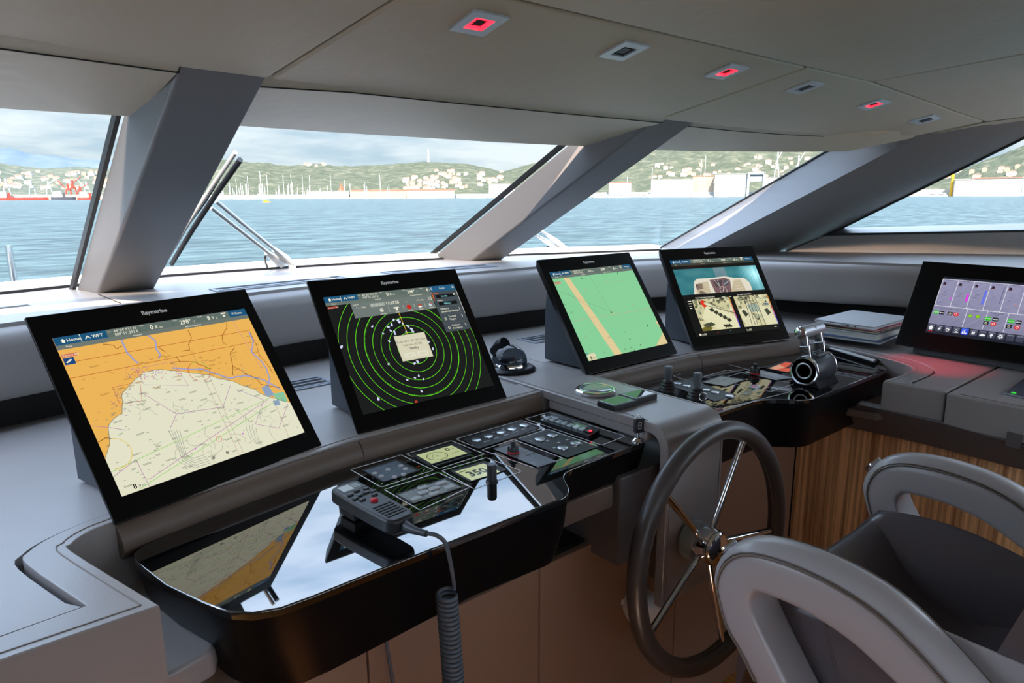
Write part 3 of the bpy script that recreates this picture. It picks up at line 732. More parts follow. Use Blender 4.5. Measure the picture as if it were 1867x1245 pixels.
    c.line(K([(555, 560), (690, 530), (700, 625), (590, 640), (555, 560)]), .7, (190, 90, 60)); c.line(K([(670, 470), (850, 430), (930, 550), (710, 545), (670, 470)]), .6, MG)
    for k in range(80):
        p = K([(rnd.uniform(620, 900), rnd.uniform(470, 520))])[0]; c.line([p, (p[0]+rnd.uniform(-4, 4), p[1]+rnd.uniform(-5, 3))], .8, rnd.choice((MG, (190, 120, 200), (120, 90, 120), (210, 90, 90))))
    for k in range(50):
        p = K([(rnd.uniform(550, 640), rnd.uniform(545, 700))])[0]; c.line([p, (p[0]+rnd.uniform(-5, 5), p[1]+rnd.uniform(-3, 3))], .7, rnd.choice((MG, (120, 90, 120), (90, 110, 140))))
    for q in (K([(1290, 560), (1320, 545), (1350, 590), (1330, 605), (1310, 600)]), K([(1345, 625), (1375, 620), (1383, 645), (1355, 650)])): c.poly(q, (140, 160, 190))
    for a, b in zip(cj[::2], cj[2::2]): c.line([a, b], .9, (110, 120, 100))
    c.up()
    x, y = K([(982, 480)])[0]; c.ring(x, y, 21, .9, (200, 40, 30), 0, 250); c.ring(x, y, 21, .9, (120, 200, 60), 250, 360)
    x, y = K([(565, 885)])[0]; c.ring(x, y, 27, 1.0, (230, 190, 60), -80, 110)
    x, y = K([(1080, 813)])[0]; c.ring(x, y, 5.5, .7, (205, 60, 50)); c.disc(x, y, 1, (205, 60, 50))
    for p in ((1052, 905), (1122, 880)): x, y = K([p])[0]; c.ring(x, y, 2.6, 1.1, (30, 30, 30)); c.disc(x, y, 1.2, (30, 30, 30))
    for p in ((1197, 787), (962, 862)): x, y = K([p])[0]; c.disc(x, y, 1.6, (190, 60, 200))
    for k in range(230):       # soundings and names, too small to read
        x, y = rnd.uniform(8, 366), rnd.uniform(60, 292); s = rnd.choice((3, 4, 5, 5, 9, 16)); c.rect(x, y, s, .8, (130, 134, 118) if y > 130 else (170, 128, 60))
        if s > 8: c.rect(x+1, y+1.8, s*.8, .8, (130, 134, 118) if y > 130 else (170, 128, 60))
    c.up(); c.rect(2, 33, 25, 6, (206, 110, 84)); c.rect(2, 40.5, 17, 13, (24, 70, 128)); c.up(); c.line([(6, 49), (14, 45)], 2.4, WH); c.disc(12, 45.6, 1.6, WH); c.text(3, 37.6, 4, 'Vectors Rel', WH)
    c.text(9, 289, 4, 'Depth', (60, 60, 50)); c.text(22, 296, 9, '8', (20, 20, 20), bold=.02); c.text(30, 296, 5, '.9 m', (20, 20, 20)); c.up(); status(c)
def boatm(c, x, y, s, a, col=(214, 220, 250)):
    q = [(0, -1.6), (.8, -.3), (.8, 1.2), (-.8, 1.2), (-.8, -.3)]; ca, sa = math.cos(a), math.sin(a)
    c.poly([(x+s*(u*ca-v*sa), y+s*(u*sa+v*ca)) for u, v in q], col)
def art_radar(c, fr):
    rnd = random.Random(5); K = lambda pts: [px_uv(fr, *p) for p in crop(pts, 540, 480, 3.6619)]
    c.rect(0, 0, 376.3, 301, (22, 24, 24)); c.up(); GR = (104, 226, 30)
    cx, cy = K([(782, 566)])[0]
    rs = [(K([q])[0]) for q in ((615, 520), (550, 545), (492, 560), (432, 575), (368, 590), (302, 600))]
    r0 = 21.2
    for k in range(1, 10): c.ring(cx, cy, r0*k, 1.15 if k != 6 else 1.5, GR, n=110)
    for k in range(180):
        a = R(k*2); L = 4 if k % 5 == 0 else 2.2; c.line([(cx+127*math.cos(a), cy+127*math.sin(a)), (cx+(127-L)*math.cos(a), cy+(127-L)*math.sin(a))], .6, GR)
    c.up(); c.line([(cx, cy), (cx-5, 40)], 1.3, (226, 190, 30)); c.up()
    for p in ((650, 378), (680, 380), (690, 392), (710, 402), (637, 410), (613, 425), (630, 450), (655, 455), (580, 468), (508, 422), (745, 420), (768, 438), (778, 455), (733, 457), (620, 520), (302, 558), (885, 525), (912, 570), (617, 672), (790, 668), (810, 656), (740, 778), (792, 765), (818, 750), (850, 773), (836, 853), (548, 905), (660, 470)):
        x, y = K([p])[0]; boatm(c, x, y, rnd.uniform(2.2, 3.6), rnd.uniform(-1.2, 1.2))
    x, y = K([(802, 923)])[0]; c.line([(x-3, y-2.5), (x+3, y+2.5)], 1.6, (240, 80, 40)); c.line([(x+3, y-2.5), (x-3, y+2.5)], 1.6, (240, 80, 40))
    c.up(); status(c, False); c.up()
    T = (110, 120, 116); c.rect(62, 24, 232, 40, T); c.up()
    c.text(68, 30, 3, 'Set/Drift', WH); c.text(74, 40, 6, '°.- - kts', WH); c.rect(112, 30, 40, 10, (150, 158, 150)); c.text(113, 38, 6.4, '09/10/2018', WH); c.text(157, 38, 8, '13:27:28', WH, bold=.01); c.text(212, 38, 6, '--', WH); c.text(244, 38, 6, '--°.--m', WH); c.text(282, 38, 9, '15', WH)
    c.ring(138, 51, 4.4, 1.3, WH); c.disc(138, 51, 2.3, WH); c.rect(172, 47, 15, 4, WH); c.disc(180, 54, 3, WH); c.disc(216, 51, 6.4, (208, 44, 24)); c.disc(213, 51, 1.6, (60, 20, 14)); c.disc(219, 51, 1.6, (60, 20, 14)); c.rect(243, 48, 12, 2.4, (208, 44, 24)); c.poly([(242, 54), (248, 51), (256, 54), (248, 57)], WH); c.disc(280, 52, 4.4, (190, 214, 220)); c.disc(284, 49, 2, (208, 60, 40))
    for x, s in ((132, 'Standby'), (174, 'Radar'), (210, 'Ais Off'), (244, 'Sonar'), (274, 'GPS Fix')): c.text(x, 62.4, 3.6, s, WH)
    for x in (158, 200, 232, 264): c.rect(x, 44, .5, 14, WH)
    c.rect(2, 26, 26, 6, (150, 40, 24)); c.up(); c.text(3, 31, 4, 'Vectors Rel', WH); c.up()
    MX = 296; c.rect(MX, 0, 80.3, 135, (66, 76, 82)); c.up(); c.rect(MX, 0, 80.3, 17, (34, 92, 130)); c.rect(MX, 62, 72, .6, (100, 110, 114)); c.rect(MX, 84, 72, .6, (100, 110, 114)); c.rect(MX, 110, 72, .6, (100, 110, 114)); c.rect(MX, 18, 2.4, 24, (232, 96, 30)); c.rect(375, 18, 1.3, 70, (220, 222, 214)); c.rect(MX+10, 27, 58, 9, (14, 16, 18)); c.rect(MX+10, 49, 58, 9, (14, 16, 18))
    c.up(); c.text(MX+30, 11, 5.4, 'Radar', WH); c.line([(MX+6, 4), (MX+3, 8), (MX+6, 12)], 1.2, WH); c.line([(MX+70, 5), (MX+76, 11)], 1.2, WH); c.line([(MX+76, 5), (MX+70, 11)], 1.2, WH)
    c.text(MX+6, 24, 5, 'Radar', (240, 110, 40)); c.text(MX+26, 34, 4.6, 'Standby', (150, 240, 240)); c.text(MX+10, 46, 5, 'Mode', WH); c.text(MX+26, 56, 4.6, 'Offshore', (150, 240, 240)); c.rect(MX+66, 27, 4, 5, WH)
    c.text(MX+9, 71, 5.4, 'Offshore', WH); c.text(MX+9, 79, 5.4, 'Sensitivity Settings', WH, bold=.005); c.text(MX+24, 95, 5.4, 'Tracked', WH); c.text(MX+24, 103, 5.4, 'Targets', WH); c.text(MX+24, 121, 5.4, 'Collision', WH); c.text(MX+24, 129, 5.4, 'Avoidance', WH)
    for y in (73, 95, 122): c.line([(MX+66, y-4), (MX+69, y), (MX+66, y+4)], 1, WH)
    c.ring(MX+14, 124, 3, 1, WH); c.rect(MX+10, 94, 7, 1, WH); c.rect(MX+10, 97, 7, 1, WH); c.rect(MX+10, 100, 7, 1, WH)
    c.up(); q = K([(640, 488), (862, 453), (921, 622), (705, 663)]); ax = sum(p[0] for p in q)/4; ay = sum(p[1] for p in q)/4
    c.rect(ax-44, ay-34, 88, 68, (214, 210, 184)); c.up(); c.line([(ax-44, ay-34), (ax+44, ay-34), (ax+44, ay+34), (ax-44, ay+34), (ax-44, ay-34)], .7, (150, 146, 124))
    c.text(ax, ay-14, 5.6, "Radar 4kW 18'' HD Color", (96, 98, 82), 'c'); c.text(ax, ay-4, 5.6, 'Radome (-92138)', (96, 98, 82), 'c'); c.text(ax, ay+6, 5.8, 'Standby', (40, 42, 34), 'c', .02)
    c.rect(ax-34, ay+14, 32, 13, (222, 220, 196)); c.rect(ax+2, ay+14, 32, 13, (222, 220, 196)); c.up(); c.text(ax-18, ay+22.6, 4.4, 'OK', (170, 168, 146), 'c'); c.text(ax+18, ay+22.6, 4.4, 'Close', (170, 168, 146), 'c')
def art_green(c, fr):
    rnd = random.Random(8); K = lambda pts: [px_uv(fr, *p) for p in crop(pts, 960, 430, 3.734)]
    c.rect(0, 0, 376.3, 301, (134, 206, 152)); c.up(); TN = (222, 202, 150)
    q = K([(250, 288), (288, 283), (650, 800), (600, 812)]); c.poly([(q[0][0], 24), (q[1][0], 24), (q[2][0], 301), (q[3][0], 301)], TN)
    q = K([(880, 580), (962, 735), (880, 748), (915, 670)]); c.poly([(q[2][0], 301), (q[3][0]+6, q[3][1]), (376.3, q[0][1]+38), (376.3, 301)], TN); c.poly([(376.3, q[0][1]), (366, q[0][1]+3), (376.3, q[0][1]+26)], TN)
    c.up(); GR_, PK = (92, 130, 110), (206, 130, 140)
    for p in ([(430, 275), (575, 515)], [(205, 370), (575, 515)], [(205, 370), (330, 420), (480, 520)]): c.line(K(p), .6, GR_)
    c.line(K([(310, 582), (860, 490)]), .8, (206, 150, 130)); c.line(K([(520, 318), (660, 302)]), .5, (206, 150, 130)); c.line(K([(470, 600), (720, 740)]), .4, (150, 180, 150))
    x, y = K([(577, 520)])[0]; c.disc(x, y, 3, (60, 60, 40)); c.line([(x, y), (x+5, y+9)], 2, (220, 190, 90)); c.disc(x+1, y-4, 1.6, (240, 200, 120))
    for p in ((375, 288), (620, 253), (823, 608), (703, 703), (775, 743), (735, 780)): x, y = K([p])[0]; c.disc(x, y, 2.3, (20, 22, 20))
    for p in ((672, 772), (713, 762)): x, y = K([p])[0]; c.ring(x, y, 2.4, 1.3, (90, 100, 60))
    for p in ((512, 447), (725, 470), (403, 693), (325, 435), (790, 522), (645, 552), (330, 605), (400, 370), (575, 292)): x, y = K([p])[0]; c.rect(x-1, y-2.5, 2, 5, rnd.choice((PK, (220, 80, 70), PK)))
    for k in range(110): c.rect(rnd.uniform(6, 366), rnd.uniform(30, 292), rnd.choice((2.4, 3.2, 5)), .8, rnd.choice(((108, 168, 126), (120, 176, 132), (170, 176, 150))))
    for p in ((250, 465), (295, 520), (550, 690), (520, 795), (655, 655)): x, y = K([p])[0]; c.rect(x, y, 13, .8, GR_); c.rect(x+1, y+2, 10, .8, GR_)
    c.rect(2, 35, 27, 7, (196, 110, 84)); c.rect(3, 280, 34, 21, (222, 214, 176)); c.poly([(0, 272), (14, 279), (0, 284)], (96, 170, 150)); c.up(); c.text(12, 298, 11, '8', (30, 30, 26), bold=.02); c.text(21, 298, 6, '.9m', (30, 30, 26)); c.text(3, 40.4, 4, 'Vectors Rel', WH); c.up(); status(c)
def art_cams(c, fr):
    rnd = random.Random(11); K = lambda pts: [px_uv(fr, *p) for p in crop(pts, 960, 430, 3.734)]
    c.rect(0, 0, 376.3, 301, (14, 16, 14)); c.up(); status(c); c.rect(0, 15.5, 376.3, 9, (58, 62, 52))
    # picture 1: the wake and the stern deck seen from above
    X0, Y0, X1, Y1 = 0, 38, 376, 140; n, m = 28, 12
    for i in range(n):
        for j in range(m):
            u, v = i/n, j/m; k = .5+.5*noise.noise(Vector((u*7, v*4, 2))); d = max(0, 1-abs(u-.93)*4-abs(v-.3)*.8)*1.1
            col = [min(255, a+(b-a)*k*.7+d*120) for a, b in zip((30, 104, 116), (96, 156, 156))]
            if .44 < u < .6 and v < .38: col = [a*.45+b*.55 for a, b in zip(col, (150, 150, 160))]
            c.rect(X0+(X1-X0)*u, Y0+(Y1-Y0)*v, (X1-X0)/n+.2, (Y1-Y0)/m+.2, col)
    c.up(); DK, TK, PL_ = (224, 218, 200), (196, 182, 150), (90, 60, 66)
    q = K([(1145, 412), (1140, 310), (1160, 292), (1270, 285), (1345, 275), (1410, 285), (1480, 285), (1520, 320), (1545, 385)]); c.poly([(p[0], min(140, p[1])) for p in q], DK); c.up()
    for p, col in (([(1160, 405), (1165, 320), (1235, 312), (1260, 400)], TK), ([(1395, 390), (1410, 300), (1455, 295), (1500, 382)], TK), ([(1245, 300), (1350, 285), (1385, 300), (1400, 390), (1290, 398)], (120, 92, 96)), ([(1270, 310), (1330, 300), (1330, 340), (1290, 350)], (52, 56, 66)), ([(1340, 300), (1370, 298), (1385, 330), (1345, 340)], (30, 84, 96)), ([(1300, 350), (1360, 345), (1385, 388), (1320, 396)], (40, 34, 40)), ([(1150, 330), (1195, 325), (1205, 360), (1160, 370)], PL_), ([(1180, 370), (1235, 395), (1180, 405)], (66, 40, 44))):
        c.poly([(a, min(140, b)) for a, b in K(p)], col)
    c.up()
    for k in range(5):
        q = K([(1210+k*2, 330+k*16), (1250+k*3, 326+k*15)]); c.line(q, 1.2, DK); q = K([(1412+k*4, 305+k*18), (1458+k*6, 300+k*18)]); c.line(q, 1.2, DK)
    x, y = K([(1340, 370)])[0]; c.ring(x, y, 15, 2, (206, 196, 190)); c.line([(x-8, y+14), (x+6, y-12)], 3, (206, 196, 190)); c.disc(x-2, y+8, 4, (60, 20, 30))
    for p in ([(1270, 290), (1310, 340)], [(1385, 300), (1345, 330)], [(1300, 300), (1320, 360)]): c.line(K(p), 1.5, (220, 214, 204))
    c.up(); c.rect(0, 140, 376.3, 16, (14, 16, 14)); c.up()
    # pictures 2 and 3: engine rooms
    def eng(x0, y0, x1, y1, s, seed):
        r = random.Random(seed); W, H = x1-x0, y1-y0
        c.rect(x0, y0, W, H, (206, 200, 156)); c.up()
        def Q(pts, col): c.poly([(min(x1, max(x0, x0+a*W)), min(y1, max(y0, y0+b*H))) for a, b in pts], col)
        for k in range(130):
            a, b = r.random(), r.random()**1.4*.9; w_, h_ = r.uniform(.015, .11), r.uniform(.012, .09); g_ = r.choice(((60, 64, 50), (150, 148, 112), (226, 222, 184), (96, 98, 76), (176, 180, 150)))
            Q([(a, b), (a+w_, b-h_*.2), (a+w_, b+h_), (a, b+h_*1.2)], g_)
        c.up()
        if s == 0:
            Q([(.35, .12), (1, .62), (1, 1), (.45, 1), (.1, .62)], (226, 222, 182)); Q([(.0, .7), (.3, .62), (.75, 1), (0, 1)], (214, 208, 164)); c.up()
            for k in range(5): Q([(.36+.09*k, .34+.09*k), (.46+.09*k, .30+.09*k), (.5+.09*k, .40+.09*k), (.41+.09*k, .44+.09*k)], (56, 58, 46))
            Q([(.05, .8), (.3, .74), (.4, .84), (.15, .92)], (70, 74, 56)); Q([(0, .92), (.16, .82), (.3, .93), (.2, 1), (0, 1)], (112, 104, 40)); c.line([(x0+W*.3, y0+H*.2), (x1, y0+H*.52)], 2.2, (40, 40, 34)); c.line([(x0+W*.2, y0), (x0+W*.75, y0+H*.35)], 1.4, (40, 40, 34))
            c.up(); Q([(.2, .06), (.3, .04), (.31, .12), (.27, .14), (.33, .24), (.26, .28), (.2, .16)], (226, 50, 24))
            for k in range(4): Q([(.58+.05*k, .88), (.61+.05*k, .84), (.67+.05*k, .93), (.64+.05*k, .97)], (40, 40, 30))
        else:
            Q([(.0, .45), (.3, .35), (.45, 1), (.05, 1)], (220, 216, 178)); Q([(.6, .35), (.95, .45), (1, 1), (.66, 1)], (222, 218, 180)); Q([(.3, .3), (.6, .3), (.64, .55), (.34, .55)], (150, 168, 156)); c.up()
            for a in (.3, .38, .46, .54, .62): c.line([(x0+W*(a-.0), y0+H*.05), (x0+W*(a*1.5-.3 if a > .45 else a*1.1-.1), y1-2)], 2.4, (54, 56, 46)); c.line([(x0+W*(a+.012), y0+H*.05), (x0+W*((a*1.5-.3 if a > .45 else a*1.1-.1)+.02), y1-2)], .9, (236, 232, 200))
            Q([(.08, .5), (.16, .44), (.24, .6), (.14, .7)], (60, 64, 52)); Q([(.75, .5), (.86, .46), (.92, .62), (.8, .7)], (66, 70, 56)); Q([(.82, .28), (.95, .3), (.95, .36), (.84, .36)], (80, 110, 130))
            c.ring(x0+W*.16, y0+H*.1, 8, 1.4, (50, 52, 44))
        c.up()
    eng(34, 160, 196, 281, 0, 21); eng(218, 160, 373, 281, 1, 33)
    c.up()
    for x in (196.5, 373.2):
        for k in range(10): c.rect(x, 160+12.1*k, 3, 12.2, ((236, 160, 50), (236, 150, 60), (232, 130, 60), (230, 110, 70), (226, 96, 100), (214, 80, 150), (190, 70, 190), (150, 70, 210), (100, 70, 220), (60, 70, 220))[k])
    c.text(52, 157, 5, 'E.R.STARBOARD FORWARD', WH); c.text(238, 157, 5, 'E.R. PORT FORWARD', WH)
    for k in range(4): c.rect(14, 164+k*9, 15-k*2, 2.6, WH)
    c.rect(200, 158, 10, 2, WH); c.rect(166, 157, 16, 2.4, WH); c.text(14, 297, 11, 'R=1.00', WH, bold=.01) if False else c.rect(14, 289, 5, 8, WH); c.text(22, 297, 8, '1x.00', WH); c.text(222, 297, 8, '1x.00', WH); c.disc(94, 291, 2, (230, 60, 40)); c.disc(150, 289, 2, (60, 150, 160)); c.rect(350, 290, 12, 2, WH)
monitor('portside black framed display showing a sea chart with orange land', -.908, 1.357, 1.2605, R(16.15), art_chart)
monitor('black framed display with green radar rings on a black screen', -.370, 1.430, 1.2632, 0, art_radar)
monitor('black framed display with a plain green chart crossed by a tan stripe', .371, 1.442, 1.2672, R(.3), art_green)
monitor('black framed display split into a stern deck camera view and two engine room views', .912, 1.378, 1.2684, R(-16.3), art_cams)
# ---- tank and pump touch panel on the starboard wing
def art_tank(c):
    W, H = 400, 210
    c.rect(0, 0, W, H, (30, 34, 46)); c.rect(0, 8, W, 168, (168, 166, 200)); c.up(); c.rect(0, 8, W, 1.6, (224, 224, 236))
    xs = [0, 48, 96, 144, 192, 240, 288, 336, 384]
    for x in xs: c.rect(x, 8, 1.6, 100, (226, 226, 238))
    c.rect(0, 107, W, 1.8, (226, 226, 238))
    for x in (102, 160, 218, 290): c.rect(x, 107, 1.6, 66, (226, 226, 238))
    c.up(); DK = (58, 56, 78)
    for k, (x, nm, a, b) in enumerate(zip(xs, ('FUEL PORT', 'FUEL STBD', 'FRESH W', 'GREY W', 'BLACK W', 'OIL', 'SLUDGE', 'BILGE'), ('14 %', '40 %', '86 %', '0 %', '12 %', '50 %', '8 %', '4 %'), ('967 L', '2879 L', '1706 L', '0 L', '90 L', '200 L', '22 L', '9 L'))):
        c.text(x+24, 14, 3.6, nm, DK, 'c'); c.rect(x+6, 20, 8, 9, (36, 30, 44)); c.rect(x+5, 26, 10, 4, (90, 44, 60)); c.rect(x+38, 18, 7, 70, (142, 140, 172)); c.text(x+20, 58, 4.4, a, DK, 'c'); c.text(x+19, 69, 4.4, b, DK, 'c'); c.rect(x+5, 96, 16, 1.6, (110, 108, 140))
    c.up(); c.rect(39, 74, 5, 7, (226, 60, 226)); c.rect(86, 58, 7, 25, (222, 60, 226)); c.rect(134, 38, 7, 50, (104, 116, 226)); c.rect(184, 20, 1.4, 60, (70, 70, 100)); c.disc(229, 78, 2, (226, 120, 40))
    def btn(x, y, col, s, sc=(240, 240, 240), w=15, h=13):
        c.poly(round_poly([(x, y), (x+w, y), (x+w, y+h), (x, y+h)], 3, 3), col); c.up(); c.text(x+w/2, y+h/2+1.8, 4.2, s, sc, 'c', .01)
    c.text(50, 118, 4, 'BILGE SUCTION ALARM', DK, 'c'); c.text(128, 116, 4, 'MODE', DK, 'c'); c.text(188, 116, 4, 'BLACK WATER', DK, 'c'); c.text(188, 121, 4, 'PUMP', DK, 'c')
    G_, K_, R_ = (50, 186, 40), (26, 28, 34), (214, 34, 54)
    btn(6, 126, G_, 'AUTO'); btn(23, 126, K_, 'MAN'); btn(48, 126, K_, ''); btn(66, 126, R_, '')
    btn(158, 128, G_, 'AUTO', w=18); btn(180, 128, K_, 'MAN', w=16); btn(158, 144, K_, ''); btn(179, 144, R_, ''); btn(222, 128, G_, 'AUTO', w=18); btn(222, 146, K_, ''); btn(244, 128, K_, 'MAN'); btn(244, 146, R_, '')
    c.up()
    for x, y in ((55.5, 132.5), (165.5, 150.5), (229.5, 152.5)): c.ring(x, y, 3.4, 1, WH); c.rect(x-.5, y-2.4, 1, 3, WH)
    for x, y in ((73.5, 132.5), (186.5, 150.5), (251.5, 152.5)): c.ring(x, y, 3.4, 1.6, WH)
    for x in (116, 138): c.disc(x, 132, 6, (90, 140, 20)); c.disc(x, 132, 5, (150, 224, 40))
    c.up()
    for k in range(14):
        x = 2+k*25.5; c.poly(round_poly([(x, 178), (x+22, 178), (x+22, 200), (x, 200)], 4, 3), (62, 66, 84) if k != 4 else (40, 76, 214)); c.poly(round_poly([(x+1.5, 179), (x+20.5, 179), (x+20.5, 184), (x+1.5, 184)], 2, 2), (120, 124, 146) if k != 4 else (90, 120, 230))
    c.up(); W_ = (240, 240, 244)
    c.poly([(5, 190), (13, 182), (21, 190), (18, 190), (18, 197), (8, 197), (8, 190)], W_); c.rect(6, 201, 14, 2, (226, 40, 50))
    c.poly([(44, 182), (33, 191), (38, 191), (35, 198), (45, 189), (40, 189)], W_); c.ring(64, 191, 5, 1.6, W_, n=8); c.rect(58, 187, 12, 2, W_); c.rect(83, 195, 14, 2, W_); c.ring(90, 189, 3.4, 1.6, W_); c.rect(108, 187, 3, 10, W_); c.rect(113, 183, 3, 14, W_); c.rect(118, 192, 3, 5, W_)
    for a in range(4): c.disc(140+3.4*math.cos(a*1.57+.7), 190+3.4*math.sin(a*1.57+.7), 2.6, W_)
    c.poly([(158, 194), (164, 188), (172, 190), (176, 194), (172, 196), (160, 197)], W_); c.disc(191, 189, 4, W_); c.rect(189.5, 186, 3, 11, W_); c.ring(216, 190, 4, 3, W_, n=10)
    for a in range(8): c.line([(216+5*math.cos(a*.785), 190+5*math.sin(a*.785)), (216+7*math.cos(a*.785), 190+7*math.sin(a*.785))], 2, W_)
t5y = R(-91.9); t5t = R(29)
fr5 = mon_frame(1.285, .935, 1.103, t5y, t5t)     # origin at the lower left corner of the glass
t = thing('touch_panel', 'black framed touch panel with purple tank gauges on the starboard wing', 'display', (1.36, .70, Z_COL-.025), t5y)
bm = NB(); slab_mesh(bm, fr5, 0, .56, .004, .325, .008, .006, .022); bmesh.ops.recalc_face_normals(bm, faces=bm.faces[:]); bev(bm, .002, 2); kid(finish(bm, 'bezel', bezel_m), t)
c = Canvas(400, 210); art_tank(c); kid(c.build('screen', fr5 @ Matrix.Translation((.082, .272, 0)), screen_m), t)
inv = Matrix.Translation((1.285, .935, 0)) @ Matrix.Rotation(t5y, 4, 'Z'); bm = NB()
prof = [(.03, Z_COL-.0245), (.16, Z_COL-.0245), (.16, 1.30), (.04, 1.125)]
add_hex(bm, [inv @ Vector((.05, a, b)) for a, b in prof], [inv @ Vector((.50, a, b)) for a, b in prof]); bmesh.ops.recalc_face_normals(bm, faces=bm.faces[:]); kid(finish(bm, 'stand', stand_m), t)
# ================================================================== CENTRE BRIDGE AND HELM CONSOLES
def poly_extrude_x(name, yz, x0, x1, m, parent=None, bw=0, seg=3):
    bm = NB(); add_hex(bm, [(x0, a, b) for a, b in yz], [(x1, a, b) for a, b in yz]); bmesh.ops.recalc_face_normals(bm, faces=bm.faces[:])
    if bw: bev(bm, bw, seg, 50)
    return finish(bm, name, m, parent)
AX0, AX1, AZ = -.043, .175, 1.109
br = thing('bridge_console', 'leather bridge folded down like a waterfall between the two black consoles', 'console', (.045, 1.1, .66))
oc = round_poly([(1.66, AZ), (.889, AZ), (.889, .66), (.914, .66), (.914, AZ-.024), (1.66, AZ-.024)], [0, .062, .012, .012, .04, 0], 7)
kid(poly_extrude_x('waterfall', oc, AX0, AX1, leather, None, .0035, 3), br)
for x in (AX0+.011, AX1-.011):
    st = [(x, 1.6, AZ+.0003), (x, 1.3, AZ+.0003), (x, .96, AZ+.0003)]+[(x, .884+.05*(1-math.sin(a))-.0004, AZ-.05*(1-math.cos(a))-.000) for a in [R(k) for k in ()]]+[]
    kid(tube('stitch_line', st, .0010, stitch_m, None, 5), br)
    kid(tube('stitch_line', [(x, .8887, 1.05), (x, .8887, .67)], .0010, stitch_m, None, 5), br)
kid(box('rail', (-.038, .955, 1.0605), (.168, 1.29, 1.084), leather, None, .004), br)
kid(box('back_box', (-.14, .945, .78), (.17, 1.16, 1.0), apron_m, None, .008), br)
kid(box('column', (-.01, .915, .70), (.13, .96, .96), leather_d, None, .01), br)
# ---- console bodies
def console(label, outline, zt, m_top, body_drop, group, lowcut):
    cx = sum(p[0] for p in outline)/len(outline); cy = sum(p[1] for p in outline)/len(outline)
    t = thing('helm_console', label, 'console', (cx, cy, .9))
    bm = NB(); b, tp = add_prism(bm, outline, zt-.012, zt); bmesh.ops.recalc_face_normals(bm, faces=bm.faces[:])
    s = set(tp); bev(bm, .0028, 3, edges=[e for e in bm.edges if e.verts[0] in s and e.verts[1] in s]); kid(finish(bm, 'glass_top', black_gloss, None, 60), t)
    # housing: upright apron under the glass, then tapering in
    bm = NB(); n = len(outline); r0, r1, r2 = [], [], []
    for p in outline:
        d = lowcut(p); q = Vector((p[0], p[1])); c2 = Vector((cx, cy)); inw = (c2-q); inw.normalize()
        r0.append(bm.verts.new((q.x+inw.x*.003, q.y+inw.y*.003, zt-.0125))); r1.append(bm.verts.new((q.x+inw.x*.010, q.y+inw.y*.010, zt-d*.52))); r2.append(bm.verts.new((q.x+inw.x*.030, q.y+inw.y*.030, zt-d)))
    for a, b_ in ((r0, r1), (r1, r2)):
        for i in range(n): bm.faces.new((a[i], a[(i+1) % n], b_[(i+1) % n], b_[i]))
    bm.faces.new(r0[::-1]); bm.faces.new(r2)
    bmesh.ops.recalc_face_normals(bm, faces=bm.faces[:]); kid(finish(bm, 'housing', black_sat, None, 50), t)
    return t
front_l = [(-.0435, .957), (-.096, .957), (-.240, .955)]+round_poly([(-.240, .955), (-.318, .951), (-.372, .864), (-.45, .862)], [0, .05, .05, 0], 6)[1:-1]
OUT_L = [(-.0435, 1.290)]+front_l+[(-.60, .864), (-.783, .864), (-.90, .862), (-.945, .864), (-.98, .878), (-1.006, .905), (-1.025, .95), (-1.053, 1.034), (-1.066, 1.105), (-1.071, 1.14), (-1.068, 1.165), (-1.052, 1.182), (-1.02, 1.193), (-.88, 1.226), (-.683, 1.264), (-.59, 1.278), (-.40, 1.284), (-.163, 1.287)]
con_l = console('larger black glass console in front of the sea chart and radar displays', OUT_L, Z_CON, black_gloss, .14, None, lambda p: .072 if p[0] > -.33 else (.14 if p[1] < 1.0 else .12))
OUT_R = [(.1755, 1.297), (.1755, .972)]+round_poly([(.1755, .972), (.478, .968), (.555, .872), (1.10, .872), (1.19, 1.0), (1.192, 1.17), (1.05, 1.19)], [0, .05, .05, .03, .02, .02, 0], 6)[1:-1]+[(1.05, 1.19), (.86, 1.240), (.652, 1.283), (.563, 1.290), (.36, 1.296)]
con_r = console('black glass console carrying the chrome throttle and two joysticks', OUT_R, Z_CON, black_gloss, .14, None, lambda p: .15)
# leather beam under the step of the port console
kid(box('beam', (-.42, .955, .93), (-.15, 1.03, .985), leather_d, None, .006), con_l)
def CP(px, py, z=Z_CON): return PZ(px, py, z)
r1_ = lambda pts: crop(pts, 560, 700, 4.6675)
r2_ = lambda pts: crop(pts, 880, 700, 5.186)
r3_ = lambda pts: crop(pts, 1130, 580, 3.275)
# ---- white printed outlines on the glass
def printed(root, quads, w=2.1, x0=-1.2, y0=1.4):
    c = Canvas(3000, 900)
    for q in quads:
        p = [CP(*a) for a in q]; p = [((a.x-x0)*1000, (y0-a.y)*1000) for a in p]; p = round_poly(p, 3, 3); c.line(p+[p[0]], w, (250, 252, 255))
    kid(c.build('printed_lines', Matrix.Translation((x0, y0, Z_CON+.0005)), print_m), root)
QA = r1_([(370, 730), (800, 605), (1075, 735), (630, 880)]); QB = r1_([(845, 597), (1225, 483), (1510, 598), (1125, 722)])
QC = r1_([(1145, 740), (1525, 628), (1830, 745), (1420, 895)]); QD = r1_([(655, 900), (1115, 755), (1385, 880), (960, 1075)])
QE = [r1_([(1265, 470)])[0], r2_([(365, 343)])[0], r2_([(580, 415)])[0], r1_([(1460, 550)])[0]]
QF = r2_([(335, 518), (615, 428), (1090, 592), (800, 695)]); QG = [r1_([(1485, 562)])[0], r2_([(295, 527)])[0], r2_([(768, 706)])[0], r2_([(500, 800)])[0]]
QH = r2_([(402, 330), (625, 268), (1348, 495), (1125, 580)])
printed(con_l, [QA, QB, QC, QD, QE, QF, QG, QH])
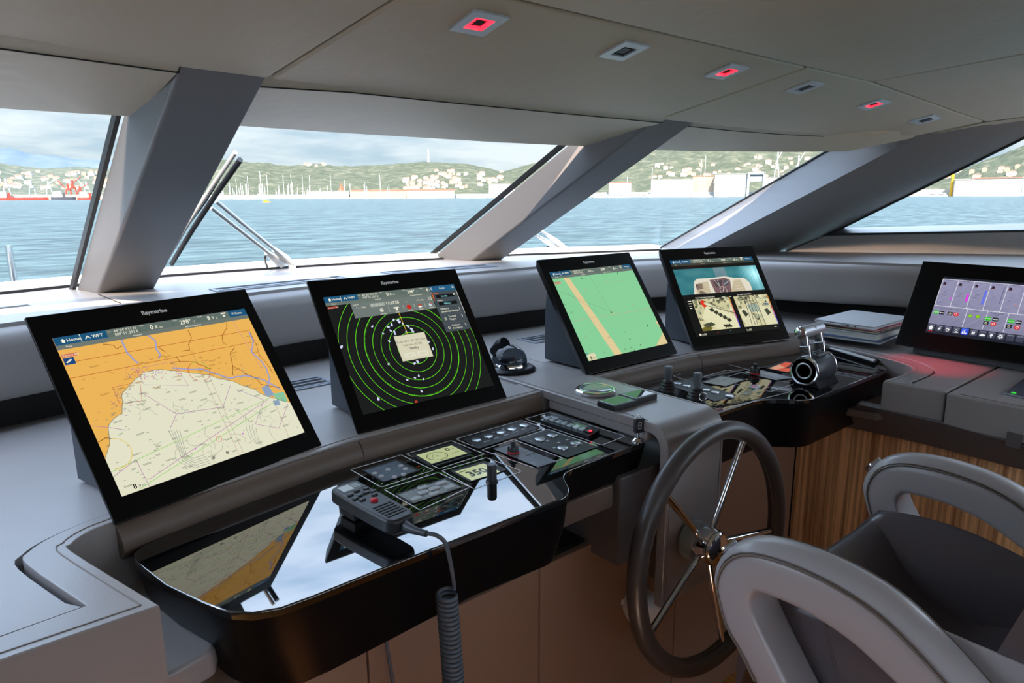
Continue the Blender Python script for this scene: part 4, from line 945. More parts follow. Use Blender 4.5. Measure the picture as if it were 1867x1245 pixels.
RQ = [r3_([(318, 345), (605, 264), (780, 312), (470, 395)]), r3_([(500, 350), (640, 310), (1040, 392), (900, 440)]), r3_([(490, 520), (900, 410), (1020, 440), (600, 545)])]
printed(con_r, RQ, 1.4)
# ---- flush instruments
def quadmap(q, w, h, z=Z_CON+.0022):
    a, b, c_, d = [CP(p[0], p[1], z) for p in q]
    ex = (b-a)*1000/w; ey = (a-d)*1000/h
    m = Matrix.Identity(4); m.col[0] = (*ex, 0); m.col[1] = (*ey, 0); m.col[2] = (0, 0, 1, 0); m.col[3] = (*a, 1); return m
def grow(q, k):
    cx = sum(p[0] for p in q)/4; cy = sum(p[1] for p in q)/4; return [(cx+(p[0]-cx)*k, cy+(p[1]-cy)*k) for p in q]
def instrument(name, label, q, m, w, h, art, k=1.12, group=None, emit=False, th=.002, cat='instrument'):
    p = [CP(*a) for a in grow(q, k)]; cc = sum(p, Vector())/4
    t = thing(name, label, cat, (cc.x, cc.y, Z_CON), 0, group)
    kid(prism('frame', round_poly([(a.x, a.y) for a in p], .004, 3), Z_CON+.00015, Z_CON+th, m, None, .0006, 2), t)
    if art:
        c = Canvas(w, h); art(c); kid(c.build('display' if emit else 'face', quadmap(q, w, h, Z_CON+th+.0001), screen_m if emit else print_m), t)
    return t
def pill(root, px, r, h, m, name='button', z=Z_CON, n=20, sy=1):
    p = CP(*px, z); return kid(lathe(name, [(0, h), (r*.8, h), (r*.95, h*.85), (r, h*.4), (r, 0)], m, None, n, Matrix.Translation(p)), root)
def a_face(c):
    c.rect(0, 0, 100, 72, (98, 108, 120)); c.up(); c.text(20, 12, 5, 'AUTOPILOT', (140, 150, 150))
    for k in range(6): c.line([(26+k*9, 40), (28+k*9, 36), (31+k*9, 40)], 1.2, (70, 170, 140))
ta = instrument('autopilot_keypad', 'grey blue keypad with round buttons, nearest the port edge of its console', r1_([(490, 737), (757, 652), (938, 740), (655, 830)]), black_mat, 100, 72, a_face)
for p in r1_([(575, 768), (687, 735), (797, 702), (835, 728), (820, 775), (743, 797), (630, 790)]): pill(ta, p, .0055, .0035, lgrey_p, 'button', Z_CON+.002)
def b_face(c):
    LC = (178, 188, 140); DK = (24, 28, 22)
    c.rect(0, 0, 110, 74, LC); c.up(); c.ring(38, 40, 27, 2, DK)
    for k in range(12): c.line([(38+24*math.cos(k*.5236), 40+24*math.sin(k*.5236)), (38+21*math.cos(k*.5236), 40+21*math.sin(k*.5236))], 1.4, DK)
    c.poly([(38, 36), (50, 52), (42, 46)], DK); c.ring(38, 40, 3, 1.2, DK); c.ring(38, 40, 13, 1.2, DK, 150, 270); c.text(84, 26, 20, '0', DK, 'c', .02); c.text(95, 24, 8, '.0', DK)
    for k in range(3): c.rect(78+k*8, 48, 5, 2.6, DK)
tb = instrument('wind_display', 'flush instrument with a dial and a zero on its pale green screen', r1_([(930, 605), (1230, 522), (1350, 590), (1060, 678)]), black_mat, 110, 74, b_face, 1.28, emit=True)
for k in range(4): kid(box('button', (-.012, -.003, 0), (.012, .003, .003), black_rub, None, .001, 1, Matrix.Translation(CP(*r1_([(1140+k*72, 688-k*22)])[0], Z_CON+.001))), tb)
def c_face(c):
    LC = (178, 188, 140); DK = (24, 28, 22)
    c.rect(0, 0, 110, 74, LC); c.up(); c.text(18, 54, 34, '350', DK, 'l', .03); c.text(92, 24, 9, '°M', DK); c.rect(6, 10, 26, 4, DK)
tc_ = instrument('heading_display', 'flush instrument showing 350 beside the tall black knob', r1_([(1258, 746), (1500, 675), (1660, 735), (1400, 822)]), black_mat, 110, 74, c_face, 1.22, emit=True)
def d_face(c):
    c.rect(0, 0, 100, 62, (146, 152, 150)); c.up()
    for x, y in ((4, 8), (4, 22)): c.text(x+3, y+6, 5, 'AV', (180, 186, 180))
    c.rect(27, 2, 1, 58, (90, 94, 92)); c.rect(74, 2, 1, 58, (90, 94, 92)); c.up(); c.text(40, 59, 4, 'CZone', (190, 196, 190)) if False else None
td = instrument('switch_keypad', 'grey flush keypad of raised pale keys, beside the handheld radio', r1_([(775, 942), (1172, 812), (1288, 890), (905, 1014)]), black_mat, 100, 62, d_face)
for p in r1_([(925, 982), (985, 930), (1082, 940), (985, 890), (1080, 897), (1135, 850), (1210, 885)]):
    kid(box('button', (-.0105, -.006, 0), (.0105, .006, .004), lgrey_p, None, .0012, 2, Matrix.Translation(CP(*p, Z_CON+.002))), td)
te = instrument('push_button_panel', 'black panel with a row of five round silver buttons', [((QE[0][0]*.93+QE[2][0]*.07), QE[0][1]), QE[1], QE[2], QE[3]], black_mat, 100, 40, lambda c: [c.rect(0, 0, 100, 40, (14, 15, 17)), c.up()]+[c.rect(16+k*16, 27, 9, 1.6, (190, 190, 190)) for k in range(5)]+[c.disc(13+k*16, 9, 1.8, (190, 190, 190)) for k in range(5)], .86)
for p in ((868.5, 803), (890, 796.5), (912.5, 789.5), (933.5, 783.5), (956, 776.5)): pill(te, p, .0125, .004, steel, 'button', Z_CON+.002, 24)
tf = instrument('push_button_panel', 'black panel with four round silver buttons in two pairs', QF, black_mat, 100, 60, lambda c: [c.rect(0, 0, 100, 60, (14, 15, 17)), c.up()]+[c.rect(x, y, 9, 2, (190, 190, 190)) for x, y in ((18, 36), (38, 20), (60, 46), (78, 30), (48, 30))]+[c.disc(x, y, 2, (190, 190, 190)) for x, y in ((12, 12), (44, 40), (52, 12), (86, 46))], .86)
for p in r2_([(540, 530), (660, 493), (878, 567), (757, 612)]): pill(tf, p, .0125, .004, steel, 'button', Z_CON+.002, 24)
def g_face(c):
    c.rect(0, 0, 100, 42, (110, 118, 126)); c.up()
    for k in range(3): c.rect(52+k*13, 10, 1.4, 26, (34, 36, 40))
    c.rect(48, 22, 46, 1.4, (34, 36, 40)); c.text(6, 38, 5, 'BOW', (170, 174, 178))
tg = instrument('trackpad_keypad', 'grey flush keypad with a black knob ringed in red, port console', r2_([(110, 618), (285, 568), (620, 728), (520, 785)]), black_mat, 100, 42, g_face, 1.06)
def knob(root, px, z=Z_CON+.002, s=1):
    p = CP(*px, z)
    kid(lathe('knob', [(.0125*s, 0), (.0125*s, .004*s), (.0122*s, .014*s), (.010*s, .018*s), (.0055*s, .019*s), (.0055*s, .026*s), (.004*s, .028*s), (0, .028*s)], black_rub, None, 28, Matrix.Translation(p)), root)
    kid(lathe('red_ring', [(.0126*s, .002), (.0134*s, .003), (.0134*s, .005), (.0126*s, .006)], red_p, None, 28, Matrix.Translation(p)), root)
knob(tg, r2_([(288, 655)])[0])
# tall rotary knob on its own small plate
tk = thing('rotary_knob', 'tall black cylinder knob standing on the port console glass', 'knob', tuple(CP(897, 880)))
kid(lathe('knob', [(.0125, 0), (.0125, .002), (.0098, .003), (.0098, .034), (.0088, .0365), (0, .037)], black_rub, None, 32, Matrix.Translation(CP(897, 878))), tk)
kid(lathe('cap', [(.0082, .0368), (.0082, .0376), (0, .0378)], grey_p, None, 28, Matrix.Translation(CP(897, 878))), tk)
kp = [CP(*p) for p in r1_([(1420, 852), (1500, 828), (1530, 842), (1450, 868)])]
# key switch, key and the clear covered breaker row
tks = thing('ignition_switch', 'chrome key switch on the port console beside the leather bridge', 'switch', tuple(CP(1164, 804)))
kid(lathe('collar', [(.0165, 0), (.0165, .002), (.012, .0045), (.009, .009), (.006, .010), (0, .010)], chrome, None, 28, Matrix.Translation(CP(1164, 804))), tks)
tky = thing('key', 'black key fob standing in the chrome switch', 'key', tuple(CP(1164, 804)+Vector((0, 0, .010))))
kb = CP(1164, 804)
kid(box('blade', (-.004, -.0012, .0102), (.004, .0012, .022), chrome, None, .0005, 1, Matrix.Translation(kb)), tky)
kid(box('fob', (-.0125, -.0055, .021), (.0125, .0055, .056), black_rub, None, .003, 3, Matrix.Translation(kb) @ Matrix.Rotation(R(-20), 4, 'Z')), tky)
fc = Canvas(25, 35); fc.line([(8, 9), (8, 24), (15, 24), (15, 9), (8, 9)], 1.6, (205, 208, 205)); fc.rect(9.5, 15, 4, 2, (205, 208, 205)); fc.disc(4, 16, 1.4, (205, 208, 205))
mm = Matrix.Translation(kb) @ Matrix.Rotation(R(-20), 4, 'Z') @ Matrix.Translation((-.0125, -.0056, .056)) @ Matrix.Rotation(R(90), 4, 'X'); kid(fc.build('fob_symbol', mm, print_m), tky)
ring_p = [Vector((.010*math.cos(a)-.006, 0, .058+.007*math.sin(a))) for a in [k*math.pi/8 for k in range(16)]]
kid(tube('key_ring', [kb+p for p in ring_p], .0012, chrome, None, 6, True), tky)
bq = [CP(*p) for p in r2_([(542, 372), (640, 322), (1105, 470), (1005, 525)])]
tbk = thing('breaker_block', 'row of switches under a clear cover beside the leather bridge', 'switch box', tuple(sum(bq, Vector())/4))
u = (bq[2]-bq[1])
def mixq(a, b, k0, k1): return [(q.x, q.y) for q in (bq[0].lerp(bq[3], a), bq[0].lerp(bq[3], b))][0] if False else None
def bcell(a0, a1, b0, b1):
    f = lambda a, b: bq[0].lerp(bq[3], a).lerp(bq[1].lerp(bq[2], a), b); return [(f(a, b).x, f(a, b).y) for a, b in ((a0, b0), (a0, b1), (a1, b1), (a1, b0))]
kid(prism('base', bcell(0, 1, 0, 1), Z_CON+.0002, Z_CON+.009, black_mat, None, .001, 2), tbk)
for k in range(8):
    kid(prism('toggle', bcell(.03+k*.12, .115+k*.12, .2, .62), Z_CON+.0092, Z_CON+.013+(k % 2)*.001, (lgrey_p if k != 5 else white_p) if k != 7 else black_rub, None, .001, 2), tbk)
kid(prism('label_tape', bcell(.05, .2, .68, .9), Z_CON+.0092, Z_CON+.0097, white_p), tbk); kid(prism('pilot_light', bcell(.93, .97, .3, .45), Z_CON+.0132, Z_CON+.015, red_led), tbk)
kid(prism('clear_cover', bcell(0, .86, .0, 1), Z_CON+.0095, Z_CON+.019, clear_m, None, .002, 2), tbk)
# ---- handheld radio and its curly cord
HX, HY = -.727, 1.0
btn_m = mat('button_rubber', (62, 66, 70), .35)
hs = thing('radio_handset', 'black handheld radio lying face up on the port console', 'radio', (HX, HY, Z_CON), R(4))
HM = Matrix.Translation((HX, HY, 1.082)) @ Matrix.Rotation(R(6), 4, 'Z') @ Matrix.Rotation(R(1.5), 4, 'X')
hw = [(-.022, .10), (.022, .10), (.031, .090), (.0325, .02), (.031, -.05), (.029, -.085), (.020, -.10), (-.020, -.10), (-.029, -.085), (-.031, -.05), (-.0325, .02), (-.031, .090)]
hw = [(x*.95, y*.92) for x, y in hw]
bm = NB(); add_prism(bm, hw, 0, .026, mt=HM); bmesh.ops.recalc_face_normals(bm, faces=bm.faces[:]); bev(bm, .008, 4, 25); kid(finish(bm, 'body', black_rub, None, 40), hs)
kid(box('cradle', (-.018, .03, -.0215), (.018, .075, .001), black_mat, None, .003, 2, HM), hs)
c = Canvas(46, 30); c.rect(0, 0, 46, 30, (84, 92, 88)); c.up(); c.rect(3, 3, 22, 22, (206, 212, 210)); c.rect(27, 5, 14, 17, (150, 156, 152)); c.rect(3, 25.5, 38, 2, (120, 126, 122))
kid(c.build('display', HM @ Matrix.Translation((-.0215, .083, .0262)), print_m), hs)
for x, y in ((-.017, .040), (0, .046), (.017, .042), (-.019, .022), (-.006, .027), (.008, .029), (.020, .024), (-.012, .010), (.014, .012)):
    kid(box('button', (x-.0055, y-.0034, .0255), (x+.0055, y+.0034, .0295), btn_m, None, .0016, 2, HM), hs)
kid(lathe('red_button', [(.0068, .025), (.0066, .029), (.0045, .0305), (0, .031)], red_p, None, 20, HM @ Matrix.Translation((.001, -.006, 0))), hs)
for k in range(6):
    kid(box('speaker_slot', (-.019, -.031-k*.0085, .0255), (.019, -.0275-k*.0085, .0272), black_mat, None, .0006, 1, HM), hs)
tip = HM @ Vector((0, -.092, .012))
kid(tube('strain_relief', [tip+Vector((0, .008, 0)), tip+Vector((.001, -.012, 0)), tip+Vector((.004, -.03, .001)), tip+Vector((.010, -.05, .002))], [.0105, .0085, .0062, .0052], black_rub, None, 12), hs)
a = tip+Vector((.010, -.048, .002)); zc = .995; xc, yc = -.690, .832
lead = spline([a, a+Vector((.010, -.014, -.001)), a+Vector((.022, -.022, -.016)), Vector((-.693+.012, yc, 1.045)), Vector((xc+.016, yc+.002, zc+.008))], 8)
coil = []
n_turn, pit_ = 44, .0086
for k in range(n_turn*14):
    an = 2*math.pi*k/14; z = zc-pit_*k/14; sway = .012*math.sin((zc-z)*5); coil.append(Vector((xc+sway+.0150*math.cos(an), yc+.0150*math.sin(an), z)))
end = coil[-1]; tail = spline([end, end+Vector((-.01, .03, -.05)), Vector((xc-.03, .93, .5)), Vector((-.69, 1.0, .62)), Vector((-.705, 1.0, .76)), Vector((-.72, .99, .86)), Vector((-.73, .98, .93))], 8)
cd = tag(tube('coiled_cord', lead+coil+tail[1:], .0036, cord_m, None, 7), 'black curly cord hanging from the handheld radio over the console edge', 'cord')
# ================================================================== ON THE BRIDGE
cmp_ = thing('compass', 'black domed compass at the forward end of the leather bridge', 'compass', (.03, 1.535, AZ))
cm = Matrix.Translation((.03, 1.535, AZ))
kid(lathe('base', [(.078, .0002), (.078, .006), (.070, .012), (.060, .014), (.0, .014)], black_sat, None, 48, cm), cmp_)
kid(lathe('bowl', [(.056, .012), (.056, .018), (.052, .026), (0, .026)], chrome, None, 48, cm), cmp_)
c = Canvas(120, 120); c.disc(60, 60, 50, (14, 16, 18), 40); c.up()
for k in range(48): a = k*math.pi/24; r = 36 if k % 2 else 31; c.line([(60+48*math.cos(a), 60+48*math.sin(a)), (60+r*math.cos(a), 60+r*math.sin(a))], 2.4, (230, 232, 230))
kid(c.build('card', cm @ Matrix.Translation((-.060, .060, .0262)), print_m), cmp_)
kid(tube('pin', [cm @ Vector((0, -.02, .026)), cm @ Vector((0, -.02, .046))], .0012, red_p, None, 6), cmp_)
dome_c = glass_mat('compass_dome', (.30, .33, .36), 1.0)
kid(lathe('dome', [(.0535, .026)]+[(.0535*math.cos(a), .026+.050*math.sin(a)) for a in [k*math.pi/20 for k in range(1, 10)]]+[(0, .076)], dome_c, None, 48, cm), cmp_)
kid(tube('visor', [cm @ Vector((-.010, .055, .045)), cm @ Vector((-.006, .030, .070)), cm @ Vector((-.004, .015, .080))], [.020, .022, .019], black_sat, None, 20), cmp_)
ln = thing('dome_light', 'round clear domed lens in a chrome ring on the leather bridge', 'lamp', (.045, 1.197, AZ))
lm = Matrix.Translation((.045, 1.197, AZ))
kid(lathe('rim', [(.0, .0002), (.053, .0002), (.0545, .004), (.0545, .009), (.050, .0125), (.045, .0125), (.045, .004), (0, .004)], chrome, None, 48, lm), ln)
kid(lathe('lens', [(.0445, .0118)]+[(.0445*math.cos(a), .0118+.005*math.sin(a)) for a in [k*math.pi/16 for k in range(1, 8)]]+[(0, .0168)], mat('lens_glass', (120, 128, 126), .04, spec=.9), None, 48, lm), ln)
def puck(label, cx, cy, rz):
    t = thing('square_gauge', label, 'gauge', (cx, cy, AZ), R(rz), None)
    m = Matrix.Translation((cx, cy, AZ)) @ Matrix.Rotation(R(rz), 4, 'Z')
    kid(box('case', (-.0405, -.030, .0003), (.0405, .030, .0145), black_mat, None, .002, 2, m), t)
    kid(box('rim', (-.035, -.0245, .0142), (.035, .0245, .0152), steel, None, .0004, 1, m), t)
    kid(box('glass', (-.033, -.0225, .0150), (.033, .0225, .0156), black_gloss, None, 0, 1, m), t)
    return t
puck('square black gauge on the bridge, on the port side of its twin', -.003, 1.080, -2); puck('square black gauge on the bridge, on the starboard side of its twin', .081, 1.084, -2)
# ================================================================== STARBOARD CONSOLE FITTINGS
def joystick(label, x, y, ringed):
    t = thing('joystick', label, 'joystick', (x, y, Z_CON)); m = Matrix.Translation((x, y, Z_CON))
    kid(lathe('gaiter', [(.027, .0), (.027, .004), (.023, .008), (.0245, .012), (.019, .016), (.0205, .020), (.0155, .024), (.017, .028), (.012, .032), (0, .032)], black_rub, None, 32, m), t)
    kid(lathe('stick', [(.0085, .030), (.0105, .042), (.0118, .066), (.0118, .072), (.0105, .074), (0, .074)], grey_p, None, 28, m), t)
    return t
joystick('grey joystick in a black gaiter, nearer the displays', .343, 1.188, False); joystick('grey joystick in a black gaiter with a ring looped round it', .342, 1.087, True)
rg = Vector((.330, 1.058, Z_CON+.013)); dr = Vector((.8, -.5, .0)).normalized()
tag(tube('finger_ring', [rg+dr*.0115*math.cos(k*math.pi/12)+Vector((0, 0, .0115*math.sin(k*math.pi/12))) for k in range(24)], .0014, chrome, None, 7, True), 'small chrome ring leaning against the nearer joystick', 'ring')
pt_ = instrument('push_button_panel', 'strip of five round silver buttons beside the joysticks', r3_([(300, 405), (420, 370), (690, 460), (570, 500)]), black_mat, 100, 40, None, 1.0)
for p in r3_([(345, 391), (400, 406), (515, 430), (570, 445), (655, 466)]): pill(pt_, p, .0125, .004, steel, 'button', Z_CON+.002, 24)
instrument('small_display', 'small pale flush screen beside the joysticks', r3_([(500, 383), (606, 348), (738, 370), (632, 406)]), black_mat, 100, 60, lambda c: [c.rect(0, 0, 100, 60, (150, 152, 146)), c.up(), c.rect(10, 12, 50, 3, (100, 104, 100)), c.rect(10, 24, 70, 3, (100, 104, 100))], 1.14)
instrument('small_display', 'flush screen with a painted red reflection beside the throttle', r3_([(892, 300), (990, 262), (1085, 285), (1000, 322)]), black_mat, 100, 60, lambda c: [c.rect(0, 0, 100, 60, (196, 84, 60)), c.up(), c.poly([(0, 0), (60, 0), (40, 30), (0, 22)], (206, 150, 120)), c.poly([(30, 34), (90, 24), (100, 40), (50, 54)], (70, 30, 24))], 1.22, emit=True)  # red and orange reflection drawn as glowing colour patches
th_ = instrument('trackpad_keypad', 'grey flush keypad with a black knob ringed in red, starboard console', r3_([(745, 325), (850, 312), (985, 355), (930, 370)]), black_mat, 100, 40, lambda c: [c.rect(0, 0, 100, 40, (150, 154, 156)), c.up()]+[c.rect(46+k*14, 10, 10, 20, (190, 194, 196)) for k in range(4)], 1.05)
knob(th_, r3_([(806, 335)])[0], Z_CON+.002, 1.25)
ov = thing('cup_ring', 'oval steel ringed socket with a pink centre beside the throttle', 'fitting', tuple(CP(*r3_([(803, 412)])[0]))); om = Matrix.Translation(CP(*r3_([(803, 412)])[0])) @ Matrix.Rotation(R(20), 4, 'Z') @ Matrix.Diagonal((1.1, .8, 1, 1))
kid(lathe('rim', [(.018, .0002), (.018, .003), (.014, .003), (.013, .0012), (0, .0012)], steel, None, 32, om), ov); kid(lathe('centre', [(.0125, .0013), (.011, .0025), (0, .003)], mat('pink_plastic', (206, 84, 140), .4), None, 24, om), ov)
# throttle
TX0, TX1, TY, TZ = .683, .800, .952, 1.108
th = thing('throttle', 'chrome and grey twin lever throttle on the starboard console', 'throttle', ((TX0+TX1)/2, TY, Z_CON))
XM = along((TX0, TY, TZ), (1, 0, 0), (0, 0, 1)); L = TX1-TX0
kid(lathe('drum', [(0, .002), (.041, .002), (.0425, .006), (.0425, L-.006), (.041, L-.002), (0, L-.002)], stand_m, None, 48, XM), th)
for nm, z0, z1, sg in (('face_ring', -.003, .006, -1), ('face_ring', L-.006, L+.003, 1)):
    kid(lathe(nm, [(.0375, z0), (.0435, z0+.001), (.0445, (z0+z1)/2), (.0435, z1), (.0375, z1), (.0375, z0)], chrome, None, 48, XM), th)
kid(lathe('face', [(.0375, -.0015), (.026, -.0022), (.0255, .0015)], grey_p, None, 48, XM), th)
kid(lathe('socket', [(.0265, -.0024), (.022, -.004), (.020, -.003), (.013, .0012), (0, .0016)], alu, None, 40, XM), th)
kid(tube('printed_ring', [XM @ Vector((.0325*math.cos(k*math.pi/24), .0325*math.sin(k*math.pi/24), -.002)) for k in range(48)], .0007, line_w, None, 5, True), th)
kid(prism('top_plate', round_poly([(-.030, -.018), (.030, -.018), (.030, .018), (-.030, .018)], .008, 4), 0, .008, grey_p, None, .003, 3, Matrix.Translation(((TX0+TX1)/2+.006, TY-.004, TZ+.039))), th)
for k in range(6): kid(box('button', (-.006, -.004, 0), (.006, .004, .0025), black_rub, None, .001, 1, Matrix.Translation(((TX0+TX1)/2-.010+(k % 3)*.017, TY-.011+(k//3)*.014, TZ+.047))), th)
kid(poly_extrude_x('pedestal', [(TY-.048, Z_CON+.0003), (TY+.048, Z_CON+.0003), (TY+.032, Z_CON+.022), (TY-.030, Z_CON+.022)], TX0+.004, TX1+.016, black_sat, None, .004, 2), th)
cz = Canvas(30, 10); cz.rect(0, 0, 3, 8, (200, 204, 204)); cz.rect(5, 0, 6, 8, (200, 204, 204)); cz.rect(13, 0, 6, 8, (200, 204, 204))
hb = Vector((0, .022, .112))
def lever(x):
    a, b = Vector((x, TY+.004, TZ+.036)), Vector((x, TY, TZ))+hb+Vector((0, 0, .004))
    m = along(a, b-a, (1, 0, 0)); Ln = (b-a).length
    bm = NB(); add_prism(bm, round_poly([(-.007, -.016), (.007, -.016), (.007, .016), (-.007, .016)], .004, 3), -.004, Ln*.45, mt=m); add_prism(bm, round_poly([(-.0065, -.012), (.0065, -.012), (.0065, .012), (-.0065, .012)], .004, 3), Ln*.44, Ln, mt=m)
    bmesh.ops.recalc_face_normals(bm, faces=bm.faces[:]); bev(bm, .0015, 2, 40); return kid(finish(bm, 'lever', chrome), th)
lever(TX0+.016); lever(TX1-.012)
hp = Vector((TX0+.004, TY, TZ))+hb; HL = L+.002
GM = along(hp, (1, 0, 0), (0, 0, 1))
for z0, z1 in ((-.004, HL*.49), (HL*.51, HL)):
    kid(lathe('grip', [(0, z0), (.0165, z0), (.018, z0+.002), (.018, z1-.002), (.0165, z1), (0, z1)], stand_m if False else alu, None, 32, GM), th)
kid(lathe('end_cap', [(0, -.013), (.012, -.012), (.0175, -.008), (.0185, -.0035), (.0165, -.003)], chrome, None, 32, GM), th)
kid(lathe('end_button', [(.0075, -.0125), (.0065, -.0142), (0, -.0145)], steel, None, 20, GM), th)
# paper tray and pens recessed behind the throttle
ty = thing('document_tray', 'black slotted tray with papers behind the throttle', 'tray', (1.02, 1.08, Z_CON))
tq = [(p.x, p.y) for p in [CP(*q, Z_CON) for q in r3_([(1235, 195), (1300, 178), (1560, 255), (1520, 282)])]]
kid(prism('rim', tq, Z_CON+.0003, Z_CON+.010, black_sat, None, .002, 2), ty)
def inq(a0, a1, b0, b1):
    v = [Vector(p) for p in tq]; f = lambda a, b: v[0].lerp(v[3], a).lerp(v[1].lerp(v[2], a), b); return [tuple(f(a, b)) for a, b in ((a0, b0), (a0, b1), (a1, b1), (a1, b0))]
kid(prism('slot', inq(.04, .96, .45, .8), Z_CON+.0102, Z_CON+.0112, seam_m), ty)
tag(prism('paper', inq(.05, .97, .02, .36), Z_CON+.0103, Z_CON+.0135, mat('paper', (196, 200, 202), .7), None, .0003, 1), 'white papers lying in the black tray behind the throttle', 'paper')
# switch panel sunk in the wing box at the right edge of the picture
wq = [PZ(*p, Z_COL-.026) for p in [(1829, 716), (1867, 690), (1905, 706), (1885, 735)]]
sp = thing('keypad', 'clear edged panel with a green light on the starboard wing', 'keypad', (.90, .46, Z_COL-.026))
pq = [(p.x, p.y) for p in [PZ(*q, Z_COL-.025) for q in [(1829, 718), (1900, 668), (1990, 690), (1920, 740)]]]
kid(prism('plate', pq, Z_COL-.0257, Z_COL-.022, steel, None, .0008, 1), sp); kid(prism('face', [(a[0]*.92+sum(q[0] for q in pq)/4*.08, a[1]*.92+sum(q[1] for q in pq)/4*.08) for a in pq], Z_COL-.0219, Z_COL-.0212, mat('panel_face', (70, 74, 84), .3)), sp)
gp = PZ(1848, 716, Z_COL-.021); kid(lathe('green_light', [(.006, 0), (.006, .001), (0, .0014)], mat('green_lamp', (30, 150, 40), .4, emit=((40, 200, 60), .4)), None, 16, Matrix.Translation(gp)), sp)
# ---- books and laptop on the shelf
def slabq(name, label, cat, cx, cy, w, d, z0, z1, rz, cover, pages, group=None):
    m = Matrix.Translation((cx, cy, 0)) @ Matrix.Rotation(R(rz), 4, 'Z'); t = thing(name, label, cat, (cx, cy, z0), R(rz), group)
    kid(box('cover', (-w/2, -d/2, z0), (w/2, d/2, z0+.0016), cover, None, .0005, 1, m), t); kid(box('pages', (-w/2+.003, -d/2+.003, z0+.0017), (w/2-.003, d/2-.003, z1-.0017), pages, None, 0, 1, m), t)
    kid(box('cover', (-w/2, -d/2, z1-.0016), (w/2, d/2, z1), cover, None, .0005, 1, m), t); return t
pages = mat('book_pages', (206, 208, 200), .8); pgy = mat('book_pages_yellowed', (190, 186, 160), .8); cov_b = mat('cover_blue', (44, 70, 110), .4); cov_w = mat('cover_white', (196, 202, 206), .4); cov_d = mat('cover_dark', (54, 56, 62), .5); cov_m = mat('cover_magenta', (190, 60, 96), .4)
bx_, by_ = 1.40, 1.08; zb = 1.1005-.022
zs = zb+.0225
slabq('book', 'thin blue covered book at the bottom of the stack behind the throttle', 'book', 1.405, 1.095, .32, .23, zb+.0225, zb+.032, 4, cov_b, pages)
slabq('book', 'thick pale book second from the bottom of the stack', 'book', 1.420, 1.100, .30, .22, zb+.0323, zb+.051, 0, cov_w, pages)
slabq('book', 'thin dark covered book with yellowed pages in the stack', 'book', 1.43, 1.11, .29, .215, zb+.0513, zb+.060, 2, cov_d, pgy)
slabq('magazine', 'magazine with a magenta edge just under the laptop', 'magazine', 1.44, 1.105, .30, .22, zb+.0603, zb+.067, -2, cov_m, pages)
lt = thing('laptop', 'closed silver laptop on top of the stack of books', 'laptop', (1.43, 1.11, zb+.067), 0)
lmx = Matrix.Translation((1.435, 1.112, zb+.0673)); kid(box('base', (-.158, -.110, 0), (.158, .110, .008), lap_m, None, .003, 3, lmx), lt); kid(box('lid', (-.158, -.110, .0088), (.158, .110, .0135), lap_m, None, .002, 2, lmx), lt)
kid(box('port', (-.1584, -.02, .003), (-.1575, -.008, .006), black_mat, None, 0, 1, lmx), lt); kid(box('port', (-.1584, -.045, .003), (-.1575, -.038, .006), black_mat, None, 0, 1, lmx), lt)
# ================================================================== VENTS AND CEILING LAMPS
def vent(label, pts, z, nsl, group=None):
    cx = sum(p[0] for p in pts)/4; cy = sum(p[1] for p in pts)/4
    t = thing('air_vent', label, 'vent', (cx, cy, z), 0, group)
    v = [Vector(p) for p in pts]; f = lambda a, b: v[0].lerp(v[1], a).lerp(v[3].lerp(v[2], a), b)
    def fr(i):
        L, D = (v[1]-v[0]).length, (v[3]-v[0]).length; a, b = i/L, i/D; return [f(a, b), f(1-a, b), f(1-a, 1-b), f(a, 1-b)]
    o, i_ = fr(0), fr(.009); bm = NB()
    for k in range(4):
        add_prism(bm, [o[k], o[(k+1) % 4], i_[(k+1) % 4], i_[k]], z+.0002, z+.004)
    kid(finish(bm, 'frame', mat_vent), t)
    kid(prism('opening', [tuple(q) for q in i_], z+.0001, z+.0006, seam_m), t)
    for k in range(nsl):
        b0 = (k+.75)/(nsl+.5); w_ = .14/(nsl+.5)
        a0, a1 = .009/(v[1]-v[0]).length, 1-.009/(v[1]-v[0]).length
        kid(prism('slat', [tuple(f(a0, b0-w_)), tuple(f(a1, b0-w_)), tuple(f(a1, b0+w_)), tuple(f(a0, b0+w_))], z+.0007, z+.0028, mat_vent), t)
    return t
mat_vent = mat('vent_grey', (138, 142, 150), .38)
vent('small slotted vent on the shelf between the sea chart and radar displays', [(-.56, 1.86), (-.425, 1.865), (-.425, 1.765), (-.56, 1.76)], Z_SHELF, 3)
vent('small slotted vent on the shelf behind the compass', [(.36, 1.89), (.53, 1.885), (.53, 1.782), (.36, 1.787)], Z_SHELF, 3)
vent('long slot vent on the ledge above the sea chart display', [(-.635, 2.135), (-.19, 2.19), (-.19, 2.105), (-.635, 2.05)], Z_LEDGE, 1)
vent('long slot vent on the ledge above the radar display', [(-.02, 2.205), (.43, 2.165), (.43, 2.08), (-.02, 2.12)], Z_LEDGE, 1)
vent('long slot vent on the ledge left of the port pillar', [(-1.55, 2.03), (-1.075, 2.135), (-1.06, 2.055), (-1.535, 1.95)], Z_LEDGE, 1)
